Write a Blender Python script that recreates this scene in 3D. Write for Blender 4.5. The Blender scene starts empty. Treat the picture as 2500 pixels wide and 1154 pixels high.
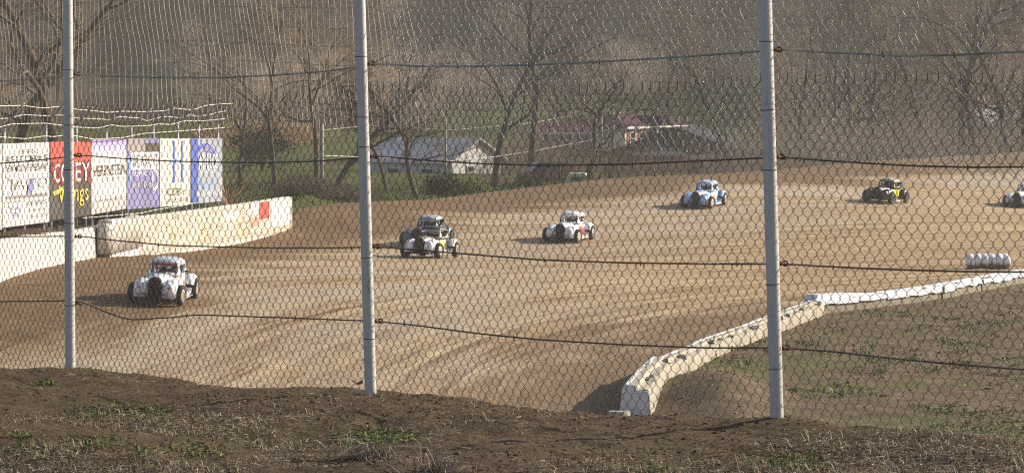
import bpy, math, random
import numpy as np
from mathutils import Vector, Matrix
R = math.radians
scene = bpy.context.scene
C = scene.collection
# ------------------------------------------------------------------ camera
F = 7400.0          # focal length in photo pixels (2500 px wide)
CZ = 6.0            # camera height above the infield
HY = 195.0          # photo row of the horizon
cd = bpy.data.cameras.new("Camera"); cam = bpy.data.objects.new("Camera", cd); C.objects.link(cam)
cam.location = (0, 0, CZ); cam.rotation_euler = (R(90), 0, 0)
cd.sensor_width = 36.0; cd.lens = 36.0 * F / 2500.0
cd.shift_y = -(577.0 - HY) / 2500.0
cd.clip_start = 0.5; cd.clip_end = 3000
scene.camera = cam
# ------------------------------------------------------------------ light
SUN_EL = 25.0; SUN_AZ = 68.0          # azimuth from +Y towards +X
w = bpy.data.worlds.new("World"); scene.world = w; w.use_nodes = True
nt = w.node_tree; nt.nodes.clear()
sky = nt.nodes.new("ShaderNodeTexSky"); sky.sky_type = 'NISHITA'; sky.sun_disc = False
sky.sun_elevation = R(SUN_EL); sky.sun_rotation = R(SUN_AZ)
sky.dust_density = 2.0
bg = nt.nodes.new("ShaderNodeBackground"); bg.inputs[1].default_value = 0.085
wo = nt.nodes.new("ShaderNodeOutputWorld")
nt.links.new(sky.outputs[0], bg.inputs[0]); nt.links.new(bg.outputs[0], wo.inputs[0])
sl = bpy.data.lights.new("Sun", 'SUN'); sun = bpy.data.objects.new("Sun", sl); C.objects.link(sun)
sl.energy = 5.0; sl.angle = R(0.6); sl.color = (1.0, 0.90, 0.74)
sv = Vector((math.sin(R(SUN_AZ)) * math.cos(R(SUN_EL)), math.cos(R(SUN_AZ)) * math.cos(R(SUN_EL)), math.sin(R(SUN_EL))))
sun.rotation_euler = sv.to_track_quat('Z', 'Y').to_euler()
sun.location = (60, 30, 60)
scene.view_settings.view_transform = 'Standard'; scene.view_settings.look = 'None'
scene.view_settings.exposure = 0.58; scene.view_settings.gamma = 1.0
scene.render.engine = 'CYCLES'
cy = scene.cycles
cy.max_bounces = 5; cy.diffuse_bounces = 2; cy.glossy_bounces = 2; cy.transmission_bounces = 3
cy.volume_bounces = 0; cy.transparent_max_bounces = 8; cy.sample_clamp_indirect = 6
cy.use_denoising = False
cy.filter_width = 1.15
rng = np.random.default_rng(7)
random.seed(7)

# ------------------------------------------------------------------ helpers
def P(px, py, d):
    """a point d metres ahead whose direction is photo pixel (px, py)"""
    return np.array([(px - 1250.0) / F * d, d, CZ - (py - HY) / F * d])

def sm(t):
    t = np.clip(t, 0, 1); return t * t * (3 - 2 * t)

class Noise:
    def __init__(s, seed):
        s.t = np.random.default_rng(seed).random((256, 256)) * 2 - 1
    def __call__(s, x, y):
        xi = np.floor(x).astype(int); yi = np.floor(y).astype(int)
        fx = x - xi; fy = y - yi
        fx = fx * fx * (3 - 2 * fx); fy = fy * fy * (3 - 2 * fy)
        g = lambda a, b: s.t[a & 255, b & 255]
        return (g(xi, yi) * (1 - fx) + g(xi + 1, yi) * fx) * (1 - fy) + (g(xi, yi + 1) * (1 - fx) + g(xi + 1, yi + 1) * fx) * fy
N1 = Noise(1); N2 = Noise(2); N3 = Noise(3)
def fbm(n, x, y, o=4):
    v = 0; a = 1.0
    for i in range(o):
        v = v + a * n(x + 17.3 * i, y - 9.1 * i); x = x * 2.03; y = y * 2.03; a *= 0.5
    return v

def mesh_np(name, V, Fc, mat=None, parent=None, smooth=False, uv=None, link=True, mats=None, midx=None, uv2=None):
    """V (n,3); Fc: array (m,3|4) or list of such arrays"""
    V = np.asarray(V, dtype=np.float32)
    fl = Fc if isinstance(Fc, list) else [Fc]
    fl = [np.asarray(f, dtype=np.int32) for f in fl if len(f)]
    me = bpy.data.meshes.new(name)
    me.vertices.add(len(V)); me.vertices.foreach_set("co", V.ravel())
    nl = sum(f.size for f in fl); nf = sum(len(f) for f in fl)
    me.loops.add(nl); me.polygons.add(nf)
    li = np.concatenate([f.ravel() for f in fl]) if nf else np.zeros(0, np.int32)
    tot = np.concatenate([np.full(len(f), f.shape[1], np.int32) for f in fl])
    st = np.concatenate([[0], np.cumsum(tot)[:-1]]).astype(np.int32)
    me.loops.foreach_set("vertex_index", li)
    me.polygons.foreach_set("loop_start", st); me.polygons.foreach_set("loop_total", tot)
    me.polygons.foreach_set("use_smooth", np.full(nf, bool(smooth)))
    if midx is not None: me.polygons.foreach_set("material_index", np.asarray(midx, np.int32))
    me.update(calc_edges=True)
    if uv is not None:
        l = me.uv_layers.new(name="UVMap")
        l.data.foreach_set("uv", np.asarray(uv, np.float32)[li].ravel())
    if uv2 is not None:
        l = me.uv_layers.new(name="Edge")
        l.data.foreach_set("uv", np.asarray(uv2, np.float32)[li].ravel())
    for m in (mats or ([mat] if mat else [])): me.materials.append(m)
    me.validate()
    if not link: return me
    o = bpy.data.objects.new(name, me); C.objects.link(o)
    if parent is not None: o.parent = parent
    return o

def tag(o, label=None, cat=None, group=None, kind=None):
    if label: o["label"] = label
    if cat: o["category"] = cat
    if group: o["group"] = group
    if kind: o["kind"] = kind
    return o
def thing(name, label, cat, loc=(0, 0, 0), rz=0.0, group=None):
    o = bpy.data.objects.new(name, None); C.objects.link(o); o.empty_display_size = 0.2
    o.location = [float(v) for v in loc]; o.rotation_euler = (0, 0, rz)
    return tag(o, label, cat, group)
def copy_tree(o, parent=None):
    c = o.copy(); C.objects.link(c); c.parent = parent
    for ch in list(o.children): copy_tree(ch, c)
    return c

class MB:
    """collects geometry for ONE mesh"""
    def __init__(s): s.V = []; s.Q = []; s.T = []; s.n = 0
    def add(s, V, q=None, t=None):
        V = np.asarray(V, float)
        if q is not None and len(q): s.Q.append(np.asarray(q, int) + s.n)
        if t is not None and len(t): s.T.append(np.asarray(t, int) + s.n)
        s.V.append(V); s.n += len(V)
    def box(s, c, size, rz=0.0, taper=1.0, rx=0.0, ry=0.0):
        x, y, z = [v / 2.0 for v in size]
        v = np.array([[-x, -y, -z], [x, -y, -z], [x, y, -z], [-x, y, -z], [-x * taper, -y * taper, z], [x * taper, -y * taper, z], [x * taper, y * taper, z], [-x * taper, y * taper, z]])
        if rz or rx or ry:
            M = np.array((Matrix.Rotation(rz, 3, 'Z') @ Matrix.Rotation(ry, 3, 'Y') @ Matrix.Rotation(rx, 3, 'X')))
            v = v @ M.T
        s.add(v + np.asarray(c, float), [[0, 3, 2, 1], [4, 5, 6, 7], [0, 1, 5, 4], [1, 2, 6, 5], [2, 3, 7, 6], [3, 0, 4, 7]])
    def tube(s, pts, r, n=6, cap=True):
        pts = np.asarray(pts, float); k = len(pts)
        r = np.full(k, r) if np.isscalar(r) else np.asarray(r, float)
        T = np.gradient(pts, axis=0); T /= np.linalg.norm(T, axis=1)[:, None] + 1e-9
        up = np.array([0, 0, 1.0]) if abs(T[:, 2]).mean() < 0.8 else np.array([1.0, 0, 0])
        A = np.cross(T, up); A /= np.linalg.norm(A, axis=1)[:, None] + 1e-9
        B = np.cross(T, A)
        a = np.arange(n) * 2 * math.pi / n
        V = pts[:, None, :] + r[:, None, None] * (np.cos(a)[None, :, None] * A[:, None, :] + np.sin(a)[None, :, None] * B[:, None, :])
        i = np.arange(k - 1)[:, None] * n; j = np.arange(n)[None, :]; j2 = (j + 1) % n
        q = np.stack([i + j, i + j2, i + n + j2, i + n + j], -1).reshape(-1, 4)
        t = None
        V = V.reshape(-1, 3)
        if cap and n > 2:
            V = np.vstack([V, pts[0], pts[-1]]); c0 = k * n; c1 = c0 + 1; jj = np.arange(n); j2 = (jj + 1) % n
            t = np.vstack([np.stack([np.full(n, c0), j2, jj], -1), np.stack([np.full(n, c1), (k - 1) * n + jj, (k - 1) * n + j2], -1)])
        s.add(V, q, t)
    def loft(s, rings, cap=True, closed=True):
        rings = np.asarray(rings, float); k, n, _ = rings.shape
        i = np.arange(k - 1)[:, None] * n
        j = np.arange(n if closed else n - 1)[None, :]; j2 = (j + 1) % n
        q = np.stack([i + j, i + j2, i + n + j2, i + n + j], -1).reshape(-1, 4)
        V = rings.reshape(-1, 3); t = None
        if cap and closed:
            V = np.vstack([V, rings[0].mean(0), rings[-1].mean(0)]); c0 = k * n; c1 = c0 + 1; jj = np.arange(n); j2 = (jj + 1) % n
            t = np.vstack([np.stack([np.full(n, c0), j2, jj], -1), np.stack([np.full(n, c1), (k - 1) * n + jj, (k - 1) * n + j2], -1)])
        s.add(V, q, t)
    def lathe(s, prof, axis='y', c=(0, 0, 0), n=20):
        """prof list of (radius, offset along axis)"""
        rings = []
        for r, o in prof:
            a = np.arange(n) * 2 * math.pi / n
            ring = np.zeros((n, 3))
            if axis == 'y': ring[:, 0] = r * np.cos(a); ring[:, 2] = r * np.sin(a); ring[:, 1] = o
            elif axis == 'z': ring[:, 0] = r * np.cos(a); ring[:, 1] = r * np.sin(a); ring[:, 2] = o
            else: ring[:, 1] = r * np.cos(a); ring[:, 2] = r * np.sin(a); ring[:, 0] = o
            rings.append(ring + np.asarray(c, float))
        s.loft(rings, cap=True)
    def build(s, name, mat=None, parent=None, smooth=False, link=True):
        V = np.vstack(s.V); fs = []
        if s.Q: fs.append(np.vstack(s.Q))
        if s.T: fs.append(np.vstack(s.T))
        return mesh_np(name, V, fs, mat, parent, smooth, link=link)

def smooth_by_angle(o, deg=35):
    me = o.data
    me.polygons.foreach_set("use_smooth", np.ones(len(me.polygons), bool))
    try: me.set_sharp_from_angle(angle=R(deg))
    except Exception: pass
    return o

# ------------------------------------------------------------------ materials
def new_mat(name):
    m = bpy.data.materials.new(name); m.use_nodes = True
    nt = m.node_tree; b = nt.nodes["Principled BSDF"]; return m, nt, b
class G:
    def __init__(s, nt): s.nt = nt; s.L = nt.links
    def n(s, t, **k):
        x = s.nt.nodes.new(t)
        for a, v in k.items(): setattr(x, a, v)
        return x
    def coord(s, which="Object"): return s.n("ShaderNodeTexCoord").outputs[which]
    def mapping(s, v, scale=(1, 1, 1), rot=(0, 0, 0), loc=(0, 0, 0)):
        m = s.n("ShaderNodeMapping"); m.inputs["Scale"].default_value = scale; m.inputs["Rotation"].default_value = rot; m.inputs["Location"].default_value = loc
        s.L.new(v, m.inputs[0]); return m.outputs[0]
    def noise(s, v, scale, detail=4, rough=0.55, dist=0.0):
        x = s.n("ShaderNodeTexNoise"); x.inputs["Scale"].default_value = scale; x.inputs["Detail"].default_value = detail
        x.inputs["Roughness"].default_value = rough; x.inputs["Distortion"].default_value = dist
        s.L.new(v, x.inputs["Vector"]); return x.outputs["Fac"]
    def ramp(s, f, stops):
        r = s.n("ShaderNodeValToRGB"); e = r.color_ramp.elements
        while len(e) < len(stops): e.new(0.5)
        for i, (p, c) in enumerate(stops):
            e[i].position = p; e[i].color = (c, c, c, 1) if isinstance(c, (int, float)) else (*c, 1)
        s.L.new(f, r.inputs[0]); return r.outputs[0]
    def mix(s, f, a, b, mode='MIX'):
        m = s.n("ShaderNodeMix", data_type='RGBA', blend_type=mode)
        for k, v in ((0, f), (6, a), (7, b)):
            if hasattr(v, 'node'): s.L.new(v, m.inputs[k])
            elif k == 0: m.inputs[0].default_value = v
            else: m.inputs[k].default_value = (*v, 1)
        return m.outputs[2]
    def math(s, op, a, b=0.0, clamp=False):
        m = s.n("ShaderNodeMath", operation=op, use_clamp=clamp)
        for k, v in ((0, a), (1, b)):
            if hasattr(v, 'node'): s.L.new(v, m.inputs[k])
            else: m.inputs[k].default_value = v
        return m.outputs[0]
    def sep(s, v):
        x = s.n("ShaderNodeSeparateXYZ"); s.L.new(v, x.inputs[0]); return x.outputs
    def bump(s, h, b, strength=0.5, dist=0.05):
        x = s.n("ShaderNodeBump"); x.inputs["Strength"].default_value = strength; x.inputs["Distance"].default_value = dist
        s.L.new(h, x.inputs["Height"]); s.L.new(x.outputs[0], b.inputs["Normal"])
def simple(name, col, rough=0.6, metal=0.0, var=0.15, scale=6.0, spec=0.4, dirt=None, bump=0.0, coat=0.0):
    m, nt, b = new_mat(name); g = G(nt)
    v = g.coord()
    f = g.noise(v, scale, 5, 0.6)
    lo = tuple(c * (1 - var) for c in col); hi = tuple(min(1, c * (1 + var)) for c in col)
    c = g.ramp(f, [(0.3, lo), (0.7, hi)])
    if dirt:
        f2 = g.ramp(g.noise(v, scale * 0.6, 6, 0.7), [(0.52, 0.0), (0.7, dirt[3])])
        c = g.mix(f2, c, dirt[:3])
    nt.links.new(c, b.inputs["Base Color"])
    b.inputs["Roughness"].default_value = rough; b.inputs["Metallic"].default_value = metal
    b.inputs["Specular IOR Level"].default_value = spec; b.inputs["Coat Weight"].default_value = coat
    if bump: g.bump(g.noise(v, scale * 8, 4), b, bump, 0.01)
    return m
# ------------------------------------------------------------------ terrain
P1 = np.array([-2.65, 18.2]); P3 = np.array([1.17, 13.4])
FL = float(np.linalg.norm(P3 - P1)); FD = (P3 - P1) / FL; FN = np.array([-FD[1], FD[0]])   # FN points beyond the fence
BAY = FL / 2
def fence_sn(x, y):
    dx = x - P1[0]; dy = y - P1[1]
    return dx * FD[0] + dy * FD[1], dx * FN[0] + dy * FN[1]
def fence_depth(px):
    """distance ahead of the fence line along photo column px, and s"""
    u = (px - 1250.0) / F
    # (u*d, d) = P1 + s*FD
    s = (u * P1[1] - P1[0]) / (FD[0] - u * FD[1]); return P1[1] + s * FD[1], s
_cr = [(-900, 905), (-400, 902), (0, 898), (172, 900), (300, 912), (450, 935), (620, 951), (780, 950), (905, 955), (1050, 973), (1180, 990), (1330, 1008), (1500, 1016), (1700, 1020), (1897, 1020), (2050, 1036), (2250, 1058), (2500, 1082), (2900, 1120), (3600, 1180)]
_cs = []; _cz = []
for px, py in _cr:
    d, s = fence_depth(px); _cs.append(s); _cz.append(P(px, py, d)[2])
def crest(s): return np.interp(s, _cs, _cz)

# track surface: thin plate spline through surveyed points (column, row, distance)
_tp = [(1550, 1017, 54), (1690, 900, 63), (1850, 832, 69.7), (2000, 765, 77.9), (2300, 724, 84), (2500, 684, 91),
       (400, 738, 75), (1040, 633, 103), (1385, 591, 115), (1715, 506, 131), (2165, 497, 135), (2500, 508, 144),
       (0, 690, 77), (265, 622, 96), (715, 554, 116), (100, 890, 64), (900, 950, 59),
       (720, 545, 116.5), (1180, 505, 128), (1700, 450, 140), (720, 510, 119), (1180, 471, 134), (1700, 426, 147), (2100, 395, 157), (2500, 370, 166)]
_ctl = [tuple(P(*t)) for t in _tp] + [(-13, 45, 0.3), (-40, 60, 0.6), (0, 40, 0), (20, 60, 0), (40, 100, 0), (60, 160, 1.5), (-30, 100, 1.0)]
_ctl = np.array(_ctl)
def _U(r): return np.where(r > 0, r * r * np.log(r + 1e-9), 0)
_n = len(_ctl); _K = _U(np.linalg.norm(_ctl[:, None, :2] - _ctl[None, :, :2], axis=2)) + np.eye(_n) * 0.4
_Pm = np.hstack([np.ones((_n, 1)), _ctl[:, :2]])
_A = np.vstack([np.hstack([_K, _Pm]), np.hstack([_Pm.T, np.zeros((3, 3))])])
_w = np.linalg.solve(_A, np.concatenate([_ctl[:, 2], np.zeros(3)]))
def tps(x, y):
    x = np.asarray(x, float); y = np.asarray(y, float)
    z = _w[-3] + _w[-2] * x + _w[-1] * y
    for i in range(_n): z = z + _w[i] * _U(np.hypot(x - _ctl[i, 0], y - _ctl[i, 1]))
    return z
AP = 20.0
def pl(pts):   # plan polyline -> arrays over a
    p = np.array(pts, float); a = p[:, 0] / (p[:, 1] + AP); o = np.argsort(a); return a[o], p[o, 1]
_ob = [(-44, 14), (-30, 34), (-20, 58), (-15.5, 68.5), (-13.4, 77), (-12.8, 96), (-8.6, 117), (-8.4, 119), (1 - 2.3, 134), (9.0, 147), (18.0, 157), (28.1, 166), (45, 172), (80, 172), (140, 160)]
_oa, _oy = pl(_ob)
_ib = [(2.0, 54), (2.95, 60.9), (3.55, 63.1), (4.1, 65.6), (5.4, 69.8), (6.75, 74.5), (7.8, 77.5), (11.0, 81.9), (12.7, 85), (14.5, 88.5), (15.9, 91.5), (25, 97), (45, 101), (90, 100)]
_ia, _iy = pl(_ib)
def y_out(a): return np.interp(a, _oa, _oy)
def y_toe(a):
    # fence normal distance 14 m : FN.(x-P1)=14 with x=a*(y+AP)
    return (14 + FN @ P1 - FN[0] * a * AP) / (FN[0] * a + FN[1])
def y_in(a):
    t = y_toe(a); b = np.interp(a, _ia, _iy)
    k = sm((a - 0.0275) / 0.001)
    return np.maximum(t, t * (1 - k) + b * k)
def hill(x, y):
    d = np.hypot(x * 0.7, y)
    z = -0.4 + 0.0 * d
    e = np.clip(d - 235, 0, 205)
    z = z + 0.030 * e + 0.00042 * e ** 2 + np.maximum(d - 440, 0) * 0.20
    z = z + fbm(N1, x / 60, y / 60, 3) * np.clip((d - 150) / 200, 0, 1) * 2.2
    return z
def ground_z(x, y):
    """one height for every spot of the place"""
    x = np.asarray(x, float); y = np.asarray(y, float)
    s, n = fence_sn(x, y)
    near = crest(s) - 0.02 * np.maximum(-n, 0)
    near = near + fbm(N2, x * 1.1, y * 1.1, 4) * 0.03 * sm((-n + 0.1) / 0.5) + fbm(N3, x * 9, y * 9, 3) * 0.006 + fbm(N2, x * 2.6, y * 2.6, 2) * 0.012
    ramp = near - 0.34 * np.maximum(n - 0.12, 0)
    a = x / np.maximum(y + AP, 1.0); yo = y_out(a); yi = y_in(a)
    tr = tps(x, np.minimum(y, yo))
    ng = np.clip((n - 4) / 12.0, 0, 1)
    tr = tr * ng + 0.0 * (1 - ng)
    # infield: flat, lumpy, with a spoil heap by the barrier end
    inf = 0.0 + fbm(N1, x * 0.35, y * 0.35, 3) * 0.07 + 0.42 * np.exp(-(((x - 3.9) / 0.9) ** 2 + ((y - 57) / 4.0) ** 2))
    kin = sm((yi - y) / 3.0)
    tr = np.where(y < yi, inf * kin + tr * (1 - kin), tr)
    # outside the track
    zo = tps(a * (yo + AP), yo); t = (y - yo)
    left = sm((-a - 0.045) / 0.02)           # behind the wall: grass bank
    bank = zo + left * 0.45 * sm(t / 2.0)
    k = sm((t - 2) / (45 + 0 * t))
    k = k * (1 - left) + left * sm((t - 25) / 60)
    k = np.where(left < 0.5, np.maximum(k, sm(t / 14) * 0.85), k)
    out = bank * (1 - k) + hill(x, y) * k + sm(t / 6) * fbm(N3, x * 0.2, y * 0.2, 3) * 0.08
    base = np.where(y > yo, out, tr)
    return np.where(n < 13.9, np.maximum(ramp, 0.0 + base * sm((n - 4) / 9.9)), base)

def grid_sheet(name, avals, fa, fb, nt_, mat, power=1.0, uvf=None, zadd=None, zoff=0.0):
    a = np.asarray(avals); t = (np.linspace(0, 1, nt_)) ** power
    ya = fa(a); yb = fb(a)
    Y = ya[:, None] + (yb - ya)[:, None] * t[None, :]
    X = a[:, None] * (Y + AP)
    Z = ground_z(X, Y) + zoff
    if zadd is not None: Z = Z + zadd(X, Y)
    V = np.stack([X, Y, Z], -1).reshape(-1, 3)
    na = len(a); i = np.arange(na - 1)[:, None] * nt_; j = np.arange(nt_ - 1)[None, :]
    q = np.stack([i + j, i + nt_ + j, i + nt_ + j + 1, i + j + 1], -1).reshape(-1, 4)
    uv = None; uv2 = None
    if uvf is not None:
        r_ = uvf(X, Y); uv = np.stack([r_[0], r_[1]], -1).reshape(-1, 2)
        if len(r_) > 2: uv2 = np.stack([r_[2], r_[0]], -1).reshape(-1, 2)
    return mesh_np(name, V, q, mat, None, True, uv=uv, uv2=uv2)

# materials of the ground
def mat_soil():
    m, nt, b = new_mat("bank_soil"); g = G(nt); v = g.coord()
    big = g.noise(v, 0.9, 5, 0.65); mid = g.noise(v, 6, 6, 0.7); fine = g.noise(v, 45, 4, 0.7)
    c = g.ramp(mid, [(0.3, (0.058, 0.038, 0.022)), (0.55, (0.105, 0.070, 0.041)), (0.75, (0.165, 0.113, 0.068))])
    c = g.mix(g.ramp(fine, [(0.45, 0.0), (0.75, 0.7)]), c, (0.20, 0.145, 0.09))
    pale = g.ramp(g.noise(v, 2.2, 6, 0.75), [(0.5, 0.0), (0.68, 0.55)])
    c = g.mix(pale, c, (0.135, 0.096, 0.058))
    green = g.math('MULTIPLY', g.ramp(big, [(0.52, 0.0), (0.64, 0.55)]), g.ramp(g.noise(v, 14, 5, 0.7), [(0.4, 0.0), (0.6, 1.0)]))
    c = g.mix(green, c, (0.075, 0.085, 0.030))
    nt.links.new(c, b.inputs["Base Color"]); b.inputs["Roughness"].default_value = 0.95; b.inputs["Specular IOR Level"].default_value = 0.15
    h = g.math('ADD', g.math('MULTIPLY', mid, 0.5), g.math('MULTIPLY', fine, 0.35))
    g.bump(h, b, 0.9, 0.05); return m
def mat_infield():
    m, nt, b = new_mat("infield_earth"); g = G(nt); v = g.coord()
    mid = g.noise(v, 1.6, 6, 0.7); fine = g.noise(v, 14, 5, 0.75)
    c = g.ramp(mid, [(0.3, (0.09, 0.060, 0.038)), (0.5, (0.175, 0.122, 0.08)), (0.72, (0.30, 0.225, 0.155))])
    c = g.mix(g.ramp(fine, [(0.42, 0.0), (0.7, 0.75)]), c, (0.11, 0.080, 0.055))
    gr = g.math('MULTIPLY', g.ramp(g.noise(g.mapping(v, (0.13, 0.22, 1)), 1.0, 6, 0.7), [(0.5, 0.0), (0.62, 0.9)]), g.ramp(g.noise(v, 5, 5, 0.7), [(0.4, 0.1), (0.6, 1.0)]))
    c = g.mix(gr, c, (0.13, 0.165, 0.045))
    nt.links.new(c, b.inputs["Base Color"]); b.inputs["Roughness"].default_value = 0.95; b.inputs["Specular IOR Level"].default_value = 0.1
    g.bump(g.math('ADD', mid, g.math('MULTIPLY', fine, 0.4)), b, 0.9, 0.12); return m
def mat_track():
    m, nt, b = new_mat("clay_track"); g = G(nt)
    uv = g.coord("UV"); v = g.coord()
    s = g.sep(uv)      # x = metres from the inner edge, y = metres along
    e = g.n("ShaderNodeUVMap", uv_map="Edge"); es = g.sep(e.outputs[0])      # x = metres to the outer edge
    streak = g.noise(g.mapping(uv, (1.1, 0.045, 1)), 1.0, 6, 0.62)
    streak2 = g.noise(g.mapping(uv, (3.4, 0.10, 1)), 1.0, 5, 0.65)
    blot = g.noise(g.mapping(uv, (0.30, 0.08, 1)), 1.0, 6, 0.65, 0.4)
    fine = g.noise(g.mapping(uv, (6.0, 2.2, 1)), 1.0, 6, 0.8); clump = g.noise(v, 1.7, 6, 0.75)
    chat = g.noise(g.mapping(uv, (2.0, 5.5, 1)), 1.0, 4, 0.7)
    c = g.ramp(streak, [(0.30, (0.245, 0.160, 0.088)), (0.44, (0.41, 0.288, 0.160)), (0.58, (0.545, 0.408, 0.243)), (0.75, (0.61, 0.475, 0.308))])
    c = g.mix(g.ramp(streak2, [(0.53, 0.0), (0.60, 0.75)]), c, (0.215, 0.128, 0.066))
    rut = g.noise(g.mapping(uv, (2.1, 0.028, 1), loc=(3.3, 1, 0)), 1.0, 3, 0.5)
    c = g.mix(g.ramp(rut, [(0.60, 0.0), (0.64, 0.8)]), c, (0.19, 0.110, 0.055))
    lane = g.math('MULTIPLY', g.ramp(g.math('DIVIDE', es[0], 30.0), [(0.17, 0.0), (0.25, 0.95), (0.48, 0.8), (0.72, 0.0)]), g.ramp(blot, [(0.38, 0.0), (0.64, 1.0)]))
    c = g.mix(lane, c, (0.495, 0.41, 0.32))
    # loose dark earth thrown to the outer bank
    edge = g.math('ADD', g.math('DIVIDE', es[0], 10.0), g.math('MULTIPLY', g.math('SUBTRACT', blot, 0.5), 1.1))
    c = g.mix(g.ramp(edge, [(0.45, 0.92), (0.72, 0.0)]), c, g.ramp(clump, [(0.3, (0.105, 0.062, 0.030)), (0.7, (0.215, 0.135, 0.070))]))
    inn = g.math('ADD', g.math('DIVIDE', s[0], 10.0), g.math('MULTIPLY', g.math('SUBTRACT', blot, 0.5), 1.1))
    c = g.mix(g.ramp(inn, [(0.08, 0.85), (0.32, 0.0)]), c, (0.19, 0.122, 0.07))
    c = g.mix(g.ramp(chat, [(0.36, 0.6), (0.50, 0.0)]), c, (0.22, 0.145, 0.08))
    c = g.mix(g.ramp(fine, [(0.55, 0.0), (0.72, 0.4)]), c, (0.64, 0.52, 0.36))
    nt.links.new(c, b.inputs["Base Color"])
    nt.links.new(g.mix(lane, (0.93, 0.93, 0.93), (0.6, 0.6, 0.6)), b.inputs["Roughness"])
    b.inputs["Specular IOR Level"].default_value = 0.2
    h = g.math('ADD', g.math('ADD', g.math('MULTIPLY', fine, 0.5), g.math('MULTIPLY', streak2, 0.9)), g.math('ADD', g.math('MULTIPLY', clump, 0.8), g.math('MULTIPLY', chat, 0.9)))
    g.bump(h, b, 0.9, 0.10); return m
def g_col(g, f): return g.ramp(f, [(0.3, (0.135, 0.085, 0.045)), (0.7, (0.24, 0.155, 0.085))])
def mat_hill():
    m, nt, b = new_mat("hillside_ground"); g = G(nt); v = g.coord()
    litter = g.ramp(g.noise(v, 0.35, 6, 0.75), [(0.3, (0.075, 0.052, 0.034)), (0.55, (0.15, 0.105, 0.068)), (0.75, (0.24, 0.175, 0.115))])
    grass = g.ramp(g.noise(v, 0.5, 6, 0.7), [(0.3, (0.070, 0.080, 0.026)), (0.7, (0.165, 0.180, 0.062))])
    at = g.n("ShaderNodeUVMap"); s = g.sep(at.outputs[0])
    f = g.math('ADD', s[0], g.math('MULTIPLY', g.math('SUBTRACT', g.noise(v, 0.09, 5, 0.7), 0.5), 1.4))
    f = g.ramp(f, [(0.38, 0.0), (0.6, 1.0)])
    c = g.mix(f, litter, grass)
    sr = g.math('ADD', s[1], g.math('MULTIPLY', g.math('SUBTRACT', g.noise(v, 0.3, 5, 0.7), 0.5), 0.9))
    c = g.mix(g.ramp(sr, [(0.4, 0.0), (0.6, 1.0)]), c, (0.42, 0.29, 0.15))
    nt.links.new(c, b.inputs["Base Color"]); b.inputs["Roughness"].default_value = 1.0; b.inputs["Specular IOR Level"].default_value = 0.05
    g.bump(g.noise(v, 1.3, 6, 0.8), b, 1.0, 0.5); return m

M_soil = mat_soil(); M_inf = mat_infield(); M_track = mat_track(); M_hill = mat_hill()
TC = np.array([47.0, 56.0])
def track_uv(X, Y):
    a = X / (Y + AP); yi = y_in(a); yo = y_out(a)
    r = np.hypot(X - TC[0], Y - TC[1]); th = np.arctan2(Y - TC[1], TC[0] - X)
    # outer radius along the same bearing
    tt = np.linspace(-1.5, 3.2, 300); ob = np.array(_ob)
    ot = np.arctan2(ob[:, 1] - TC[1], TC[0] - ob[:, 0]); orr = np.hypot(ob[:, 0] - TC[0], ob[:, 1] - TC[1])
    o = np.argsort(ot); ro = np.interp(th, ot[o], orr[o])
    return r - 45.0, th * 60.0, ro - r
# foreground bank: fine grid over the visible part, coarse around
_yf = lambda a: np.full_like(a, 0.0) + np.maximum(6.0, 0)
def y_crest(a):   # n = 0
    return (0 + FN @ P1 - FN[0] * a * AP) / (FN[0] * a + FN[1])
a_all = np.concatenate([np.linspace(-0.62, -0.12, 70)[:-1], np.linspace(-0.12, 0.14, 700), np.linspace(0.14, 0.62, 70)[1:]])
g1 = grid_sheet("ground", a_all, lambda a: np.full_like(a, 5.0), lambda a: y_crest(a) + 1.2, 520, M_soil)
tag(g1, "dark bare soil bank with dead grass in front of the fence", "ground", kind="structure")
g1b = grid_sheet("bank_slope", a_all[::4], lambda a: y_crest(a) + 1.2, y_toe, 60, M_soil)
tag(g1b, "soil slope falling away behind the fence", "ground", kind="structure")
a_inf = np.concatenate([np.linspace(0.0285, 0.18, 270), np.linspace(0.18, 0.62, 60)[1:]])
g2 = grid_sheet("infield", a_inf, y_toe, y_in, 260, M_inf, zoff=0.005)
tag(g2, "rough brown infield with green weeds inside the track barrier", "infield", kind="structure")
a_tr = np.concatenate([np.linspace(-0.62, -0.16, 60)[:-1], np.linspace(-0.16, 0.0285, 250), np.linspace(0.0285, 0.18, 200)[1:], np.linspace(0.18, 0.62, 60)[1:]])
g3 = grid_sheet("dirt_track", a_tr, y_toe, y_out, 420, M_track, uvf=track_uv,
                zadd=lambda X, Y: 0.02 * fbm(N2, X * 0.9, Y * 0.9, 4) * sm((y_out(X / (Y + AP)) - Y) / 2) * sm((Y - y_in(X / (Y + AP))) / 1) - 0.09 * sm((y_in(X / (Y + AP)) - Y - 0.1) / 0.6) * sm((X / (Y + AP) - 0.0285) / 0.0008))
tag(g3, "banked tan clay race track with dark tyre streaks", "track", kind="structure")
def px_of(X, Y): return 1250 + F * X / Y
def py_of(X, Y, Z): return HY + F * (CZ - Z) / Y
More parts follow.
